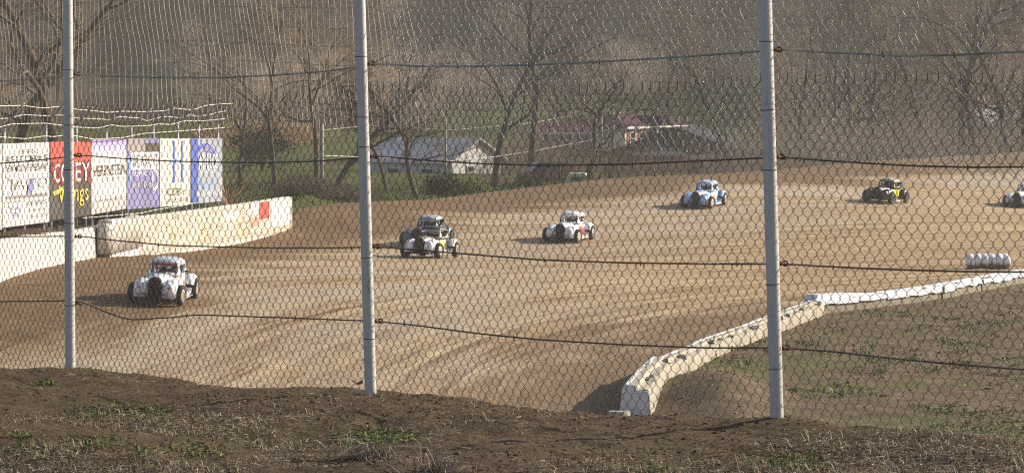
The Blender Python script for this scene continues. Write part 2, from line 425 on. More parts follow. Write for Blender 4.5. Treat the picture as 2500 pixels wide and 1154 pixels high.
def hill_uv(X, Y):
    px = px_of(X, Y); Z = ground_z(X, Y); py = py_of(X, Y, Z)
    gr = np.zeros_like(px)
    def blob(x, y, cx, cy, rx, ry, v=1.0): return v * np.exp(-(((x - cx) / rx) ** 2 + ((y - cy) / ry) ** 2) ** 2)
    # lawns and meadow patches, in plan metres
    for cx, cy, rx, ry, v in ((-15, 138, 26, 22, 1.2), (-16, 185, 16, 34, 1.1), (-32, 250, 26, 34, 0.85), (-30, 320, 24, 16, 0.6), (-6, 158, 14, 16, .9), (7, 262, 22, 20, 1.0), (18, 300, 13, 42, 1.0), (0, 286, 9, 24, .9), (18, 185, 20, 30, .55), (36, 190, 14, 16, .8), (15, 310, 12, 16, 1.0), (-10, 210, 16, 14, 0.7)):
        gr = gr + blob(X, Y, cx, cy, rx, ry, v)
    st = blob(X, Y, -22, 263, 4.5, 8, 1.1)
    return np.clip(gr, 0, 1.2), st
g4 = grid_sheet("hillside", np.linspace(-0.62, 0.62, 520), y_out, lambda a: np.full_like(a, 600.0), 420, M_hill, power=2.2, uvf=hill_uv)
tag(g4, "grassy valley floor and brown leaf covered hillside", "hillside", kind="structure")
# gravel drive at the far right
def ribbon(name, pts, width, mat, lift=0.03, label=""):
    pts = np.array(pts, float); k = 24
    t = np.linspace(0, len(pts) - 1, k); cx = np.interp(t, range(len(pts)), pts[:, 0]); cyy = np.interp(t, range(len(pts)), pts[:, 1])
    dx = np.gradient(cx); dy = np.gradient(cyy); L = np.hypot(dx, dy); nx = -dy / L; ny = dx / L
    V = []; m = 7
    for j in range(m):
        o = (j / (m - 1) - 0.5) * width
        X = cx + nx * o; Y = cyy + ny * o; V.append(np.stack([X, Y, ground_z(X, Y) + lift], -1))
    V = np.stack(V, 1).reshape(-1, 3); i = np.arange(k - 1)[:, None] * m; j = np.arange(m - 1)[None, :]
    q = np.stack([i + j, i + j + 1, i + m + j + 1, i + m + j], -1).reshape(-1, 4)
    return tag(mesh_np(name, V, q, mat, None, True), label, "road", kind="structure")
M_gravel = simple("pale_gravel", (0.46, 0.45, 0.46), 0.9, var=0.2, scale=1.0)
ribbon("gravel_drive", [(20, 176), (28, 184), (33, 196), (42, 210), (60, 225)], 6.0, M_gravel, 0.12, "pale gravel drive beyond the far right bank of the track")
# ------------------------------------------------------------------ the chain link fence in front
def multi_tube(pts, r, n=4):
    """pts (K,k,3) -> verts, quads of K tubes"""
    K, k, _ = pts.shape
    T = np.gradient(pts, axis=1); T /= np.linalg.norm(T, axis=2)[..., None] + 1e-9
    up = np.array([FN[0], FN[1], 0.0])
    A = np.cross(T, up); A /= np.linalg.norm(A, axis=2)[..., None] + 1e-9
    B = np.cross(T, A)
    a = np.arange(n) * 2 * math.pi / n + 0.3
    rr = np.full((K, k), r) if np.isscalar(r) else r
    V = pts[:, :, None, :] + rr[:, :, None, None] * (np.cos(a)[None, None, :, None] * A[:, :, None, :] + np.sin(a)[None, None, :, None] * B[:, :, None, :])
    base = (np.arange(K) * k * n)[:, None, None]; i = (np.arange(k - 1) * n)[None, :, None]; j = np.arange(n)[None, None, :]; j2 = (j + 1) % n
    q = np.stack([base + i + j, base + i + j2, base + i + n + j2, base + i + n + j], -1).reshape(-1, 4)
    return V.reshape(-1, 3), q
def fpt(s, z, off):
    b = off + 0.022 * fbm(N1, s * 0.8 + 3, z * 0.9, 2) * np.clip(np.abs(np.sin(math.pi * s / BAY)) + 0.1, 0, 1)
    return np.stack([P1[0] + s * FD[0] + FN[0] * b, P1[1] + s * FD[1] + FN[1] * b, z + 0 * s], -1)
def fpx(px, py, off=0.0):
    d, s = fence_depth(px); p = P(px, py, d); p[:2] += FN * off; return p
def sz(px, py):
    d, s = fence_depth(px); return s, P(px, py, d)[2]
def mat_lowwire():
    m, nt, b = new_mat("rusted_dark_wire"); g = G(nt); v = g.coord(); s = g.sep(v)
    # light on the wires put into the colour: paler low down towards the right
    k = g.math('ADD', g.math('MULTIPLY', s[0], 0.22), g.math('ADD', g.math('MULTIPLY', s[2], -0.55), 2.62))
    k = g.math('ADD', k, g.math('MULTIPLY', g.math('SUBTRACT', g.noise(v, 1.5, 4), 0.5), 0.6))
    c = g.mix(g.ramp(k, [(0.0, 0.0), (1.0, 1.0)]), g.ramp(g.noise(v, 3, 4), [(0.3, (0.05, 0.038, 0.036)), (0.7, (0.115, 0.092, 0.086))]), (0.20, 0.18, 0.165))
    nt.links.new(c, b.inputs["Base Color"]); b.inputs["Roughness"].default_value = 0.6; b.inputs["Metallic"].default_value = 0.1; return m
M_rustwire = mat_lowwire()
M_galv = simple("galvanised_wire", (0.42, 0.43, 0.46), 0.42, 0.6, var=0.25, scale=3.0, dirt=(0.16, 0.12, 0.09, 0.6))
M_galv2 = simple("old_welded_wire", (0.42, 0.38, 0.33), 0.4, 0.4, var=0.45, scale=3.0, dirt=(0.12, 0.08, 0.05, 0.6))
M_cable = simple("tension_cable_steel", (0.15, 0.12, 0.10), 0.5, 0.5, var=0.4, scale=4.0, dirt=(0.14, 0.07, 0.035, 0.7))
M_cable2 = simple("grey_tension_cable", (0.36, 0.35, 0.34), 0.5, 0.5, var=0.3, scale=4.0, dirt=(0.14, 0.07, 0.035, 0.7))
M_rust = simple("rusted_iron", (0.13, 0.06, 0.03), 0.8, 0.2, var=0.4, scale=20)
def mat_post():
    m, nt, b = new_mat("galvanised_post"); g = G(nt); v = g.coord()
    c = g.ramp(g.noise(g.mapping(v, (14, 14, 2.2)), 1.0, 6, 0.7), [(0.3, (0.48, 0.48, 0.495)), (0.7, (0.60, 0.60, 0.60))])
    st = g.ramp(g.noise(g.mapping(v, (30, 30, 6)), 1.0, 5, 0.7), [(0.62, 0.0), (0.70, 0.75)])
    c = g.mix(st, c, (0.16, 0.16, 0.17))
    nt.links.new(c, b.inputs["Base Color"]); b.inputs["Metallic"].default_value = 0.15; b.inputs["Roughness"].default_value = 0.4
    g.bump(g.noise(g.mapping(v, (14, 14, 3)), 1.0, 2), b, 0.08, 0.004); return m
M_post = mat_post()
fence = thing("chain_link_fence", "tall rusty chain link catch fence with steel cables between the viewer and the track", "fence", (*P1, 4.3))
FO = Vector(fence.location)
def fb(mb, name, mat, parent=None, smooth=True):
    o = mb.build(name, mat, None, smooth)
    p = parent or fence
    o.parent = p; o.matrix_parent_inverse = Matrix.Translation(-FO)
    return o
p_ = 0.0612; HR = 0.0362
_tl = [(-900, 275), (-300, 268), (0, 266), (100, 261), (180, 257), (300, 248), (560, 247), (670, 236), (780, 224), (880, 215), (1000, 215), (1350, 214), (1600, 206), (1680, 199), (1860, 191), (2100, 188), (2300, 184), (2500, 179), (3200, 165)]
_ts = [sz(*t)[0] for t in _tl]; _tz = [sz(*t)[1] for t in _tl]
def link_mesh(s0, s1, ztopf, rows, off, r, seed, shear=True, crumples=(), jit=0.0022, spikes=True):
    nc = int((s1 - s0) / (p_ / 2)); K = nc; k = np.arange(K)[:, None]; j = np.arange(rows)[None, :]
    col = k + ((j + k) % 2); right = ((j + k) % 2) == 1
    rg = np.random.default_rng(seed)
    dS = np.cumsum(rg.normal(0, 0.0010, nc + 2)); dS -= np.linspace(0, dS[-1], nc + 2)
    ns_ = rg.normal(0, jit, (nc + 2, rows)); nz_ = rg.normal(0, jit, (nc + 2, rows))
    cs = s0 + col * p_ / 2 + dS[col] + ns_[col, j]
    h = j * HR
    zz = ztopf(s0 + col * p_ / 2) - 0.012 - h + nz_[col, j] + 0.010 * fbm(N2, cs * 1.3, h * 1.5 + seed, 2)
    cs = cs + 0.020 * fbm(N3, cs * 0.9 + seed, h * 1.2, 2)
    if shear: cs = cs + 0.10 * np.maximum(h - 0.8, 0) ** 1.4 * sm((cs - 1.0) / 2.5)
    for (cx, cz, rad, st) in crumples:
        dd = np.hypot(cs - cx, zz - cz); wgt = np.exp(-(dd / rad) ** 2)
        cs = cs + (cx - cs) * wgt * st; zz = zz + (cz - zz) * wgt * st * 0.6
        tw = rg.normal(0, 0.012, (nc + 2, rows)); cs = cs + tw[col, j] * wgt; zz = zz + rg.normal(0, 0.012, (nc + 2, rows))[col, j] * wgt
    e = 0.0028; sg = np.where(right, 1.0, -1.0)
    node = fpt(cs + sg * e, zz, off + np.where(right, 0.003, -0.003))
    # hook: two short points either side of every bend, S-curved strands between
    seg = []
    for jj in range(rows):
        n0 = node[:, jj]
        if jj > 0:
            pr = node[:, jj - 1]; v = pr - n0
            seg.append(n0 + v * 0.13 + np.array([0, 0, 0.0018]) - 0 * v)
        seg.append(n0)
        if jj < rows - 1:
            nx = node[:, jj + 1]; v = nx - n0
            seg.append(n0 + v * 0.13 - np.array([0, 0, 0.0018]))
            bow = 0.0035 * sg[:, jj:jj + 1] * np.array([[FD[0], FD[1], 0]])
            seg.append(n0 + v * 0.45 + bow * 0.6)
    pts = np.stack(seg, 1)
    V, q = multi_tube(pts, r, 4)
    mb = MB(); mb.add(V, q)
    if spikes:
        top = node[:, 0][(np.arange(K) % 2) == 1]
        a = np.stack([top - [0, 0, 0.004], top + [0.0006, 0, 0.012], top + [-0.0006, 0, 0.024], top + [0.0003, 0, 0.036]], 1)
        V, q = multi_tube(a, np.tile(np.array([[r * 1.4, r * 1.7, r * 1.5, r * 1.0]]), (len(a), 1)), 4); mb.add(V, q)
    return mb
zt = lambda s: np.interp(s, _ts, _tz)
S0 = sz(-260, 500)[0]; S1 = sz(2790, 500)[0]
cz1 = sz(292, 615); cz2 = sz(2180, 90); cz3 = sz(250, 560)
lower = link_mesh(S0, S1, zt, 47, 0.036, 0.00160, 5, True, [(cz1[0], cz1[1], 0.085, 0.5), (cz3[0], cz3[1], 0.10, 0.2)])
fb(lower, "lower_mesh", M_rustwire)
sb = sz(935, 300)[0]
ub = lambda s: np.interp(s, [sz(900, 0)[0], sz(2500, 0)[0]], [sz(900, -190)[1], sz(2500, -200)[1]])
_up = link_mesh(sb, S1, ub, 30, 0.055, 0.00185, 9, False, [(cz2[0], cz2[1], 0.11, 0.35), (sz(2230, 30)[0], sz(2230, 30)[1], 0.06, 0.3)], jit=0.0035, spikes=False)
fb(_up, "upper_mesh", M_galv)
# welded wire panel over the left bay
wb = MB(); s1w = sz(985, 200)[0]; ns = int((s1w - S0) / 0.0508); rows = 34
ss = S0 + np.arange(ns)[:, None] * 0.0508
ztp = np.interp(ss, [S0, s1w], [sz(-260, -160)[1], sz(985, -170)[1]]); zbt = np.interp(ss, [S0, sz(400, 0)[0], s1w], [sz(-260, 300)[1], sz(400, 300)[1], sz(985, 320)[1]])
rg = np.random.default_rng(3)
t = np.linspace(0, 1, rows)[None, :]; zz = ztp + (zbt - ztp) * t
lean = 0.03 + 0.16 * sm((ss - sz(150, 0)[0]) / 1.2)
sh = lean * (ztp - zz) + 0.012 * fbm(N1, ss * 3.0, zz * 3.0, 3) + 0.003 * fbm(N2, ss * 40, zz * 16, 2)
V, q = multi_tube(fpt(ss + sh, zz, 0.050 + 0.03 * fbm(N3, ss * 1.5, zz * 2, 2)), 0.0015, 4); wb.add(V, q)
nh = 11; hs = np.linspace(0, 1, 120)[None, :]
hz = np.arange(nh)[:, None] * 0.1016
sH = S0 + (s1w - S0) * hs + 0 * hz
zH = np.interp(sH, [S0, s1w], [sz(-260, -160)[1], sz(985, -170)[1]]) - hz + 0.015 * fbm(N2, sH * 1.2, hz * 3, 3)
V, q = multi_tube(fpt(sH, zH, 0.050 + 0.03 * fbm(N3, sH * 1.5, zH * 2, 2)), 0.0012, 4); wb.add(V, q)
fb(wb, "welded_wire_panel", M_galv2)
# posts, wire ties
posts = [(-1, None), (0, ((165, 0), (172, 905))), (1, ((878, 0), (905, 960))), (2, ((1868, 0), (1897, 1027))), (3, None)]
ties = {0: [304, 412, 545, 742], 1: [286, 357, 626, 826], 2: [265, 414, 690, 896]}
post_line = {}
for i, pp in posts:
    s = i * BAY; base = P1 + FD * s; zc = float(crest(s))
    if pp:
        (tx, ty), (bx, by) = pp; d = base[1]
        b = P(bx, by, d); tp_ = P(tx, ty, d); v = (tp_ - b); b2 = b - v * 0.12; t2 = b + v * 1.38
    else:
        b2 = np.array([base[0], base[1], zc - 0.3]); t2 = np.array([base[0] - 0.03, base[1], zc + 2.6])
    post_line[i] = (b2, t2)
    m = MB(); zsplit = 0.62 + 0.03 * i
    A = lambda t: b2 + (t2 - b2) * t
    m.tube(np.array([A(t) for t in (0, 1)]), 0.0300, 28)
    po = fb(m, "post", M_post); smooth_by_angle(po)
    m = MB(); m.tube(np.array([A(zsplit), A(zsplit + 0.0012)]), 0.0311, 28); fb(m, "post_joint", M_rustwire, smooth=False)
    if i in ties:
        d = base[1]
        for ty in ties[i]:
            zt_ = 6 - (ty - HY) / F * d; tt = (zt_ - b2[2]) / (t2[2] - b2[2]); c = A(tt); rgl = random.random() * 0.02 - 0.01
            a = np.linspace(-0.2, math.pi * 2 - 0.5, 20) + math.pi / 2
            ring = np.stack([c[0] + 0.0325 * np.cos(a), c[1] + 0.0325 * np.sin(a), c[2] + rgl * np.sin(a * 0.5)], -1)
            tail = np.array([ring[-1], ring[-1] + [0.03, 0.02, 0.004], ring[-1] + [0.045, 0.03, 0.012]])
            m = MB(); m.tube(ring, 0.0017, 5); m.tube(tail, 0.0017, 5); fb(m, "wire_tie", M_rustwire, )
# tension cables
cables = [
 ([(-500, 215), (0, 198), (90, 190), (183, 180), (240, 186), (400, 190), (520, 190), (650, 184), (780, 174), (870, 162), (905, 155), (1010, 163), (1150, 162), (1300, 158), (1450, 151), (1650, 139), (1885, 122), (2000, 128), (2180, 137), (2300, 135), (2500, 125), (3000, 110)], M_cable2),
 ([(-500, 440), (0, 398), (90, 390), (185, 379), (260, 386), (400, 394), (600, 398), (760, 394), (905, 382), (1000, 390), (1150, 400), (1300, 404), (1500, 402), (1700, 393), (1888, 384), (2000, 393), (2200, 405), (2350, 409), (2500, 408), (3000, 400)], M_cable),
 ([(-500, 592), (0, 578), (185, 577), (250, 586), (400, 600), (640, 606), (800, 606), (905, 603), (1050, 615), (1300, 635), (1500, 642), (1700, 645), (1890, 645), (2050, 654), (2200, 660), (2350, 664), (2500, 665), (3000, 660)], M_cable),
 ([(-500, 750), (0, 736), (185, 735), (215, 752), (250, 765), (280, 776), (300, 783), (350, 778), (420, 775), (450, 768), (500, 770), (700, 777), (905, 785), (1000, 795), (1150, 815), (1300, 830), (1500, 842), (1700, 850), (1890, 850), (2000, 858), (2200, 880), (2350, 893), (2500, 905), (3000, 940)], M_cable)]
posts_px = {0: (168, 176, 184, 190), 1: (883, 895, 903, 912), 2: (1873, 1886, 1896, 1906)}
for ci, (pts, mt) in enumerate(cables):
    a = np.array(pts, float); xs = np.linspace(a[0, 0], a[-1, 0], 220)
    from_ = np.interp(xs, a[:, 0], a[:, 1]); ker = np.array([1, 2, 3, 2, 1.0]); ker /= ker.sum()
    ys = np.convolve(np.pad(from_, 2, mode='edge'), ker, mode='valid')
    q3 = np.array([fpx(x, y, 0.047) for x, y in zip(xs, ys)])
    m = MB(); m.tube(q3, 0.0043 if ci != 0 else 0.0052, 6); co = fb(m, "cable", mt)
    for k in range(3):
        b2, t2 = post_line[k]; px = posts_px[k][0] + 14
        yy = np.interp(px + 12, xs, ys); d = (P1 + FD * k * BAY)[1]; z = 6 - (yy - HY) / F * d
        tt = (z - b2[2]) / (t2[2] - b2[2]); c = b2 + (t2 - b2) * tt
        m = MB(); cc = c + np.array([0.036, 0.012, 0.004])
        m.tube(np.array([c, cc, cc + [0.02, 0.012, 0]]), 0.006, 6)
        aa = np.linspace(0, 2 * math.pi, 14); m.tube(np.stack([cc[0] + 0.022 + 0.011 * np.cos(aa), cc[1] + 0.014 + 0 * aa, cc[2] + 0.011 * np.sin(aa)], -1), 0.0042, 6)
        m.lathe([(0.0, -0.006), (0.011, -0.006), (0.011, 0.006), (0.0, 0.006)], 'x', cc, 6)
        e = fb(m, "eye_bolt", M_rust)
    # clips that hold the mesh to the cable
    for x in np.arange(60 + 37 * ci, 2500, 173 + 31 * ci):
        m = MB(); y = np.interp(x, xs, ys); c = fpx(x, y, 0.047)
        m.tube(np.array([c + [0, -0.004, 0.012], c + [0.006, -0.006, 0], c + [0, -0.004, -0.012]]), 0.0028, 5)
        fb(m, "mesh_clip", M_rust)
# ------------------------------------------------------------------ debris on the foreground bank
def blades(name, pts, nrm_scale, hgt, wid, lean, mat, seed, kind_label, cat, flat=0.0, stuff=True):
    n = len(pts); rg = np.random.default_rng(seed)
    az = rg.uniform(0, 2 * math.pi, n); h = hgt * rg.lognormal(0, 0.45, n) * nrm_scale; w = wid * rg.uniform(0.6, 1.5, n)
    el = np.where(rg.random(n) < flat, rg.uniform(0.0, 0.25, n), rg.uniform(0.4, 1.4, n))
    d = np.stack([np.cos(az) * np.cos(el), np.sin(az) * np.cos(el), np.sin(el)], -1)
    side = np.stack([-np.sin(az), np.cos(az), 0 * az], -1); side = side + rg.normal(0, 0.4, (n, 3)); side /= np.linalg.norm(side, axis=1)[:, None]
    droop = np.stack([np.cos(az), np.sin(az), -0.6 + 0 * az], -1) * (lean * h)[:, None]
    p0 = pts - [0, 0, 0.004]; p1 = pts + d * (h * 0.55)[:, None]; p2 = pts + d * h[:, None] + droop
    p2[:, 2] = np.maximum(p2[:, 2], pts[:, 2] + 0.004); W = side * (w / 2)[:, None]
    V = np.stack([p0 - W, p0 + W, p1 + W * 0.8, p1 - W * 0.8, p2], 1).reshape(-1, 3)
    b = (np.arange(n) * 5)[:, None]
    return tag(mesh_np(name, V, [b + np.array([[0, 1, 2, 3]]), b + np.array([[3, 2, 4]])], mat, None, False), kind_label, cat, kind="stuff")
def scatter(n, x0, x1, y0, y1, dens, seed):
    rg = np.random.default_rng(seed); X = rg.uniform(x0, x1, n); Y = rg.uniform(y0, y1, n)
    k = rg.random(n) < dens(X, Y); X = X[k]; Y = Y[k]
    return np.stack([X, Y, ground_z(X, Y)], -1)
def mat_blade(name, cols, rough=0.8, trans=0.0):
    m, nt, b = new_mat(name); g = G(nt)
    gi = g.n("ShaderNodeNewGeometry"); c = g.ramp(gi.outputs["Random Per Island"], cols)
    nt.links.new(c, b.inputs["Base Color"]); b.inputs["Roughness"].default_value = rough; b.inputs["Specular IOR Level"].default_value = 0.2
    return m
M_dry = mat_blade("dry_grass_blades", [(0.0, (0.10, 0.072, 0.045)), (0.45, (0.25, 0.185, 0.115)), (0.8, (0.42, 0.34, 0.23)), (1.0, (0.62, 0.55, 0.42))])
M_green = mat_blade("green_weed_leaves", [(0.0, (0.06, 0.09, 0.02)), (0.6, (0.12, 0.17, 0.045)), (1.0, (0.24, 0.28, 0.10))])
def dens_dry(X, Y):
    px = px_of(X, Y); py = py_of(X, Y, 4.45 + 0 * X); s, n = fence_sn(X, Y)
    cl = sm((fbm(N1, X * 1.3 + 5, Y * 1.3, 4) + 0.15) / 0.5)
    lf = sm((900 - px) / 600) * sm((py - 935) / 60) * cl * 1.0
    rt = sm((px - 1150) / 450) * sm((py - (1125 - 0.05 * (px - 1200))) / 35) * (0.35 + 0.65 * cl)
    return np.where(n < 0.02, np.maximum(lf, rt) + 0.07 * cl, 0)
blades("dry_grass", scatter(420000, -3.6, 3.2, 9.8, 18.6, dens_dry, 21), 1.0, 0.034, 0.0030, 0.5, M_dry, 22, "matted dead grass and straw lying on the soil bank", "dry grass", flat=0.6)
def dens_green(X, Y):
    px = px_of(X, Y); py = py_of(X, Y, ground_z(X, Y)); v = np.zeros_like(px)
    for cx, cy, rx, ry, a in ((920, 1064, 95, 19, 0), (860, 1080, 50, 9, 0), (1945, 1132, 90, 19, 0), (110, 932, 25, 9, 0), (50, 1065, 22, 8, .0), (70, 1105, 70, 18, 0.75), (230, 1085, 90, 20, .85), (380, 1100, 60, 16, .85), (300, 1010, 130, 24, .93), (480, 1095, 70, 20, .9), (1605, 1150, 40, 8, .2)):
        v = np.maximum(v, np.exp(-(((px - cx) / rx) ** 2 + ((py - cy) / ry) ** 2) ** 2) * (1 - a * 0.85))
    s, n = fence_sn(X, Y)
    return np.where(n < 0, v * (0.35 + 0.65 * sm((fbm(N2, X * 6, Y * 6, 3) + 0.5) / 0.5)), 0)
blades("green_weeds", scatter(420000, -3.6, 3.2, 9.8, 18.6, dens_green, 31), 1.0, 0.020, 0.008, 0.5, M_green, 32, "small patches of fresh green weeds on the soil bank", "weeds", flat=0.45)
# clods
ico_v = []
_ph = (1 + 5 ** 0.5) / 2
ico_v = np.array([(-1, _ph, 0), (1, _ph, 0), (-1, -_ph, 0), (1, -_ph, 0), (0, -1, _ph), (0, 1, _ph), (0, -1, -_ph), (0, 1, -_ph), (_ph, 0, -1), (_ph, 0, 1), (-_ph, 0, -1), (-_ph, 0, 1)]) / 1.9
ico_f = np.array([(0, 11, 5), (0, 5, 1), (0, 1, 7), (0, 7, 10), (0, 10, 11), (1, 5, 9), (5, 11, 4), (11, 10, 2), (10, 7, 6), (7, 1, 8), (3, 9, 4), (3, 4, 2), (3, 2, 6), (3, 6, 8), (3, 8, 9), (4, 9, 5), (2, 4, 11), (6, 2, 10), (8, 6, 7), (9, 8, 1)])
def clods(name, pts, size, mat, seed, label, cat, flat=0.6):
    n = len(pts); rg = np.random.default_rng(seed)
    sc = size * np.minimum(rg.lognormal(0, 0.6, n), 2.4)[:, None, None] * rg.uniform(0.6, 1.3, (n, 1, 3)) * np.array([1, 1, flat])
    V = ico_v[None] * sc * rg.uniform(0.7, 1.25, (n, 12, 1)) + pts[:, None, :]
    Fc = (np.arange(n) * 12)[:, None, None] + ico_f[None]
    return tag(mesh_np(name, V.reshape(-1, 3), Fc.reshape(-1, 3), mat, None, False), label, cat, kind="stuff")
M_clod = mat_blade("soil_crumbs", [(0.0, (0.06, 0.038, 0.022)), (0.6, (0.12, 0.082, 0.048)), (1.0, (0.21, 0.15, 0.095))], 0.95)
def dens_cl(X, Y):
    s, n = fence_sn(X, Y); return np.where(n < 0.1, 0.15 + 0.85 * sm((fbm(N3, X * 1.2, Y * 1.2, 3) + 0.3) / 0.8) + 0.5 * np.exp(-(n / 0.12) ** 2), 0)
clods("soil_clods", scatter(42000, -3.6, 3.2, 9.8, 18.8, dens_cl, 41), 0.0048, M_clod, 42, "loose dark soil crumbs along the bank", "soil")
M_pebble = mat_blade("pale_scraps", [(0.0, (0.30, 0.25, 0.19)), (0.6, (0.45, 0.40, 0.33)), (1.0, (0.68, 0.65, 0.58))], 0.8)
clods("pale_pebbles", scatter(500, -3.4, 3.0, 9.8, 18.6, lambda X, Y: np.where(fence_sn(X, Y)[1] < 0, 0.3, 0), 51), 0.0062, M_pebble, 52, "pale chips and leaf scraps scattered on the soil bank", "pebbles", 0.4)
# infield weeds, clods
def dens_inf(X, Y):
    a = X / (Y + AP); px = px_of(X, Y); py = py_of(X, Y, 0 * X)
    v = sm((fbm(N1, X * 0.5 + 9, Y * 0.22 + 4, 4) - 0.10) / 0.35)
    for cx, cy, rx, ry in ((2300, 800, 260, 16), (1760, 870, 110, 40), (1990, 865, 130, 28), (2400, 905, 140, 26), (2450, 790, 90, 14), (1700, 985, 60, 14), (2100, 805, 60, 10)):
        v = np.maximum(v, 0.9 * np.exp(-(((px - cx) / rx) ** 2 + ((py - cy) / ry) ** 2)))
    return np.where((a > 0.0290) & (Y < y_in(a) - 0.8), v * sm((fbm(N2, X * 2.1, Y * 1.2, 3) + 0.1) / 0.4), 0)
blades("infield_weeds", scatter(160000, 1, 22, 38, 96, dens_inf, 61), 1.0, 0.075, 0.03, 0.5, M_green, 62, "low green weeds in patches on the brown infield", "weeds", flat=0.3)
def dens_inf2(X, Y):
    a = X / (Y + AP); return np.where((a > 0.0290) & (Y < y_in(a) - 0.5), 0.25 + 0.75 * sm((fbm(N3, X * .5, Y * .5, 3)) / 0.5), 0)
blades("infield_straw", scatter(60000, 1, 22, 38, 96, dens_inf2, 63), 1.0, 0.07, 0.010, 0.5, M_dry, 64, "dead pale grass on the brown infield", "dry grass", flat=0.7)
M_clod2 = mat_blade("infield_crumbs", [(0.0, (0.10, 0.07, 0.048)), (1.0, (0.27, 0.20, 0.14))], 0.95)
clods("infield_clods", scatter(9000, 1, 22, 38, 96, dens_inf2, 65), 0.03, M_clod2, 66, "loose clods of earth on the infield", "soil")
def dens_trk(X, Y):
    a = X / (Y + AP); q, _, ed = track_uv(X, Y); yo = y_out(a)
    return np.where((Y > y_in(a)) & (Y < yo), 0.05 + 0.9 * sm((6.5 - ed) / 3) + 0.5 * sm((3 - q) / 2), 0)
M_clod3 = mat_blade("clay_marbles", [(0.0, (0.13, 0.08, 0.045)), (1.0, (0.32, 0.22, 0.13))], 0.95)
clods("clay_marbles", scatter(60000, -16, 32, 50, 168, dens_trk, 67), 0.0095, M_clod3, 68, "loose clay clods thrown to the edges of the track", "clay")
# a dead tussock and leaves
def tussock(px, py, n, spread, label, seed):
    d = None
    for dd in np.linspace(9, 20, 500):
        p = P(px, py, dd)
        if p[2] < float(ground_z(p[0], p[1])): d = dd; break
    p = P(px, py, d); rg = np.random.default_rng(seed)
    X = p[0] + rg.normal(0, spread, n); Y = p[1] + rg.normal(0, spread * 0.8, n)
    pts = np.stack([X, Y, ground_z(X, Y)], -1)
    o = blades("dead_grass_tussock", pts, 1.0, 0.085, 0.0032, 0.55, M_tus, seed, label, "grass tussock", flat=0.2)
    del o["kind"]; return o
M_tus = mat_blade("grey_dead_grass", [(0.0, (0.16, 0.12, 0.09)), (0.6, (0.30, 0.25, 0.19)), (1.0, (0.48, 0.42, 0.34))])
tussock(905, 1118, 420, 0.055, "grey dead grass tussock right of centre under the green weed patch", 71)
tussock(1070, 1152, 260, 0.06, "dead grass tussock cut by the bottom edge of the picture, left of the bare soil", 72)
M_leaf = simple("dead_leaf_brown", (0.20, 0.085, 0.045), 0.7, var=0.3, scale=30)
def leaf(px, py, sz_, label, seed, up=0.3):
    d = 12
    for dd in np.linspace(9, 20, 800):
        p = P(px, py, dd)
        if p[2] < float(ground_z(p[0], p[1])): d = dd; break
    p = P(px, py, d); rg = np.random.default_rng(seed); m = MB(); n = 10
    a = np.arange(n) * 2 * math.pi / n; rr = sz_ * (0.55 + 0.45 * rg.random(n)); 
    top = np.stack([rr * np.cos(a), rr * np.sin(a) * 0.6, up * sz_ * np.cos(2 * a) + 0.3 * sz_ * rg.random(n)], -1)
    m.loft(np.stack([top, top - [0, 0, 0.0012]])); o = m.build("dead_leaf", M_leaf, None, False)
    o.location = (p[0], p[1], p[2] + sz_ * 0.30 + 0.004); tag(o, label, "leaf"); return o
leaf(537, 1035, 0.026, "rust brown dead leaf lying among straw on the left of the bank", 1)
leaf(873, 943, 0.030, "curled brown leaf on the crest beside the middle post", 2)
leaf(485, 948, 0.022, "flat brown scrap on the crest between the left and middle posts", 3)
# ------------------------------------------------------------------ track walls and barriers
def hit(px, py, lo=45, hi=400):
    """walk along a photo ray until it meets the ground"""
    ds = np.linspace(lo, hi, 4000); X = (px - 1250) / F * ds; Z = CZ - (py - HY) / F * ds
    g = ground_z(X, ds); k = np.argmax(Z < g); return np.array([X[k], ds[k], g[k]])
def mat_wall(name, base, dirtc, k=0.5):
    m, nt, b = new_mat(name); g = G(nt); v = g.coord()
    c = g.ramp(g.noise(v, 1.2, 6, 0.7), [(0.3, tuple(x * 0.86 for x in base)), (0.7, base)])
    z = g.sep(v)[2]
    d = g.math('ADD', g.noise(g.mapping(v, (1, 1, 0.5)), 3.0, 6, 0.75), g.math('MULTIPLY', z, -0.25))
    c = g.mix(g.ramp(d, [(0.45, 0.0), (0.62, k)]), c, dirtc)
    nt.links.new(c, b.inputs["Base Color"]); b.inputs["Roughness"].default_value = 0.85; b.inputs["Specular IOR Level"].default_value = 0.25
    g.bump(g.noise(v, 9, 5), b, 0.35, 0.02); return m
M_wall = mat_wall("painted_wall_concrete", (0.66, 0.63, 0.56), (0.42, 0.34, 0.24), 0.5)
M_bar = mat_wall("worn_barrier_concrete", (0.42, 0.385, 0.31), (0.19, 0.145, 0.10), 0.85)
M_bar2 = mat_wall("shaded_barrier_concrete", (0.27, 0.245, 0.19), (0.14, 0.11, 0.08), 0.8)  # second run's concrete, colour greyed for its shaded face
M_barw = mat_wall("white_barrier_paint", (0.80, 0.80, 0.83), (0.38, 0.32, 0.25), 0.4)
M_plastic = simple("white_plastic_sheet", (0.80, 0.80, 0.82), 0.35, var=0.1, scale=3, dirt=(0.5, 0.45, 0.38, 0.4))
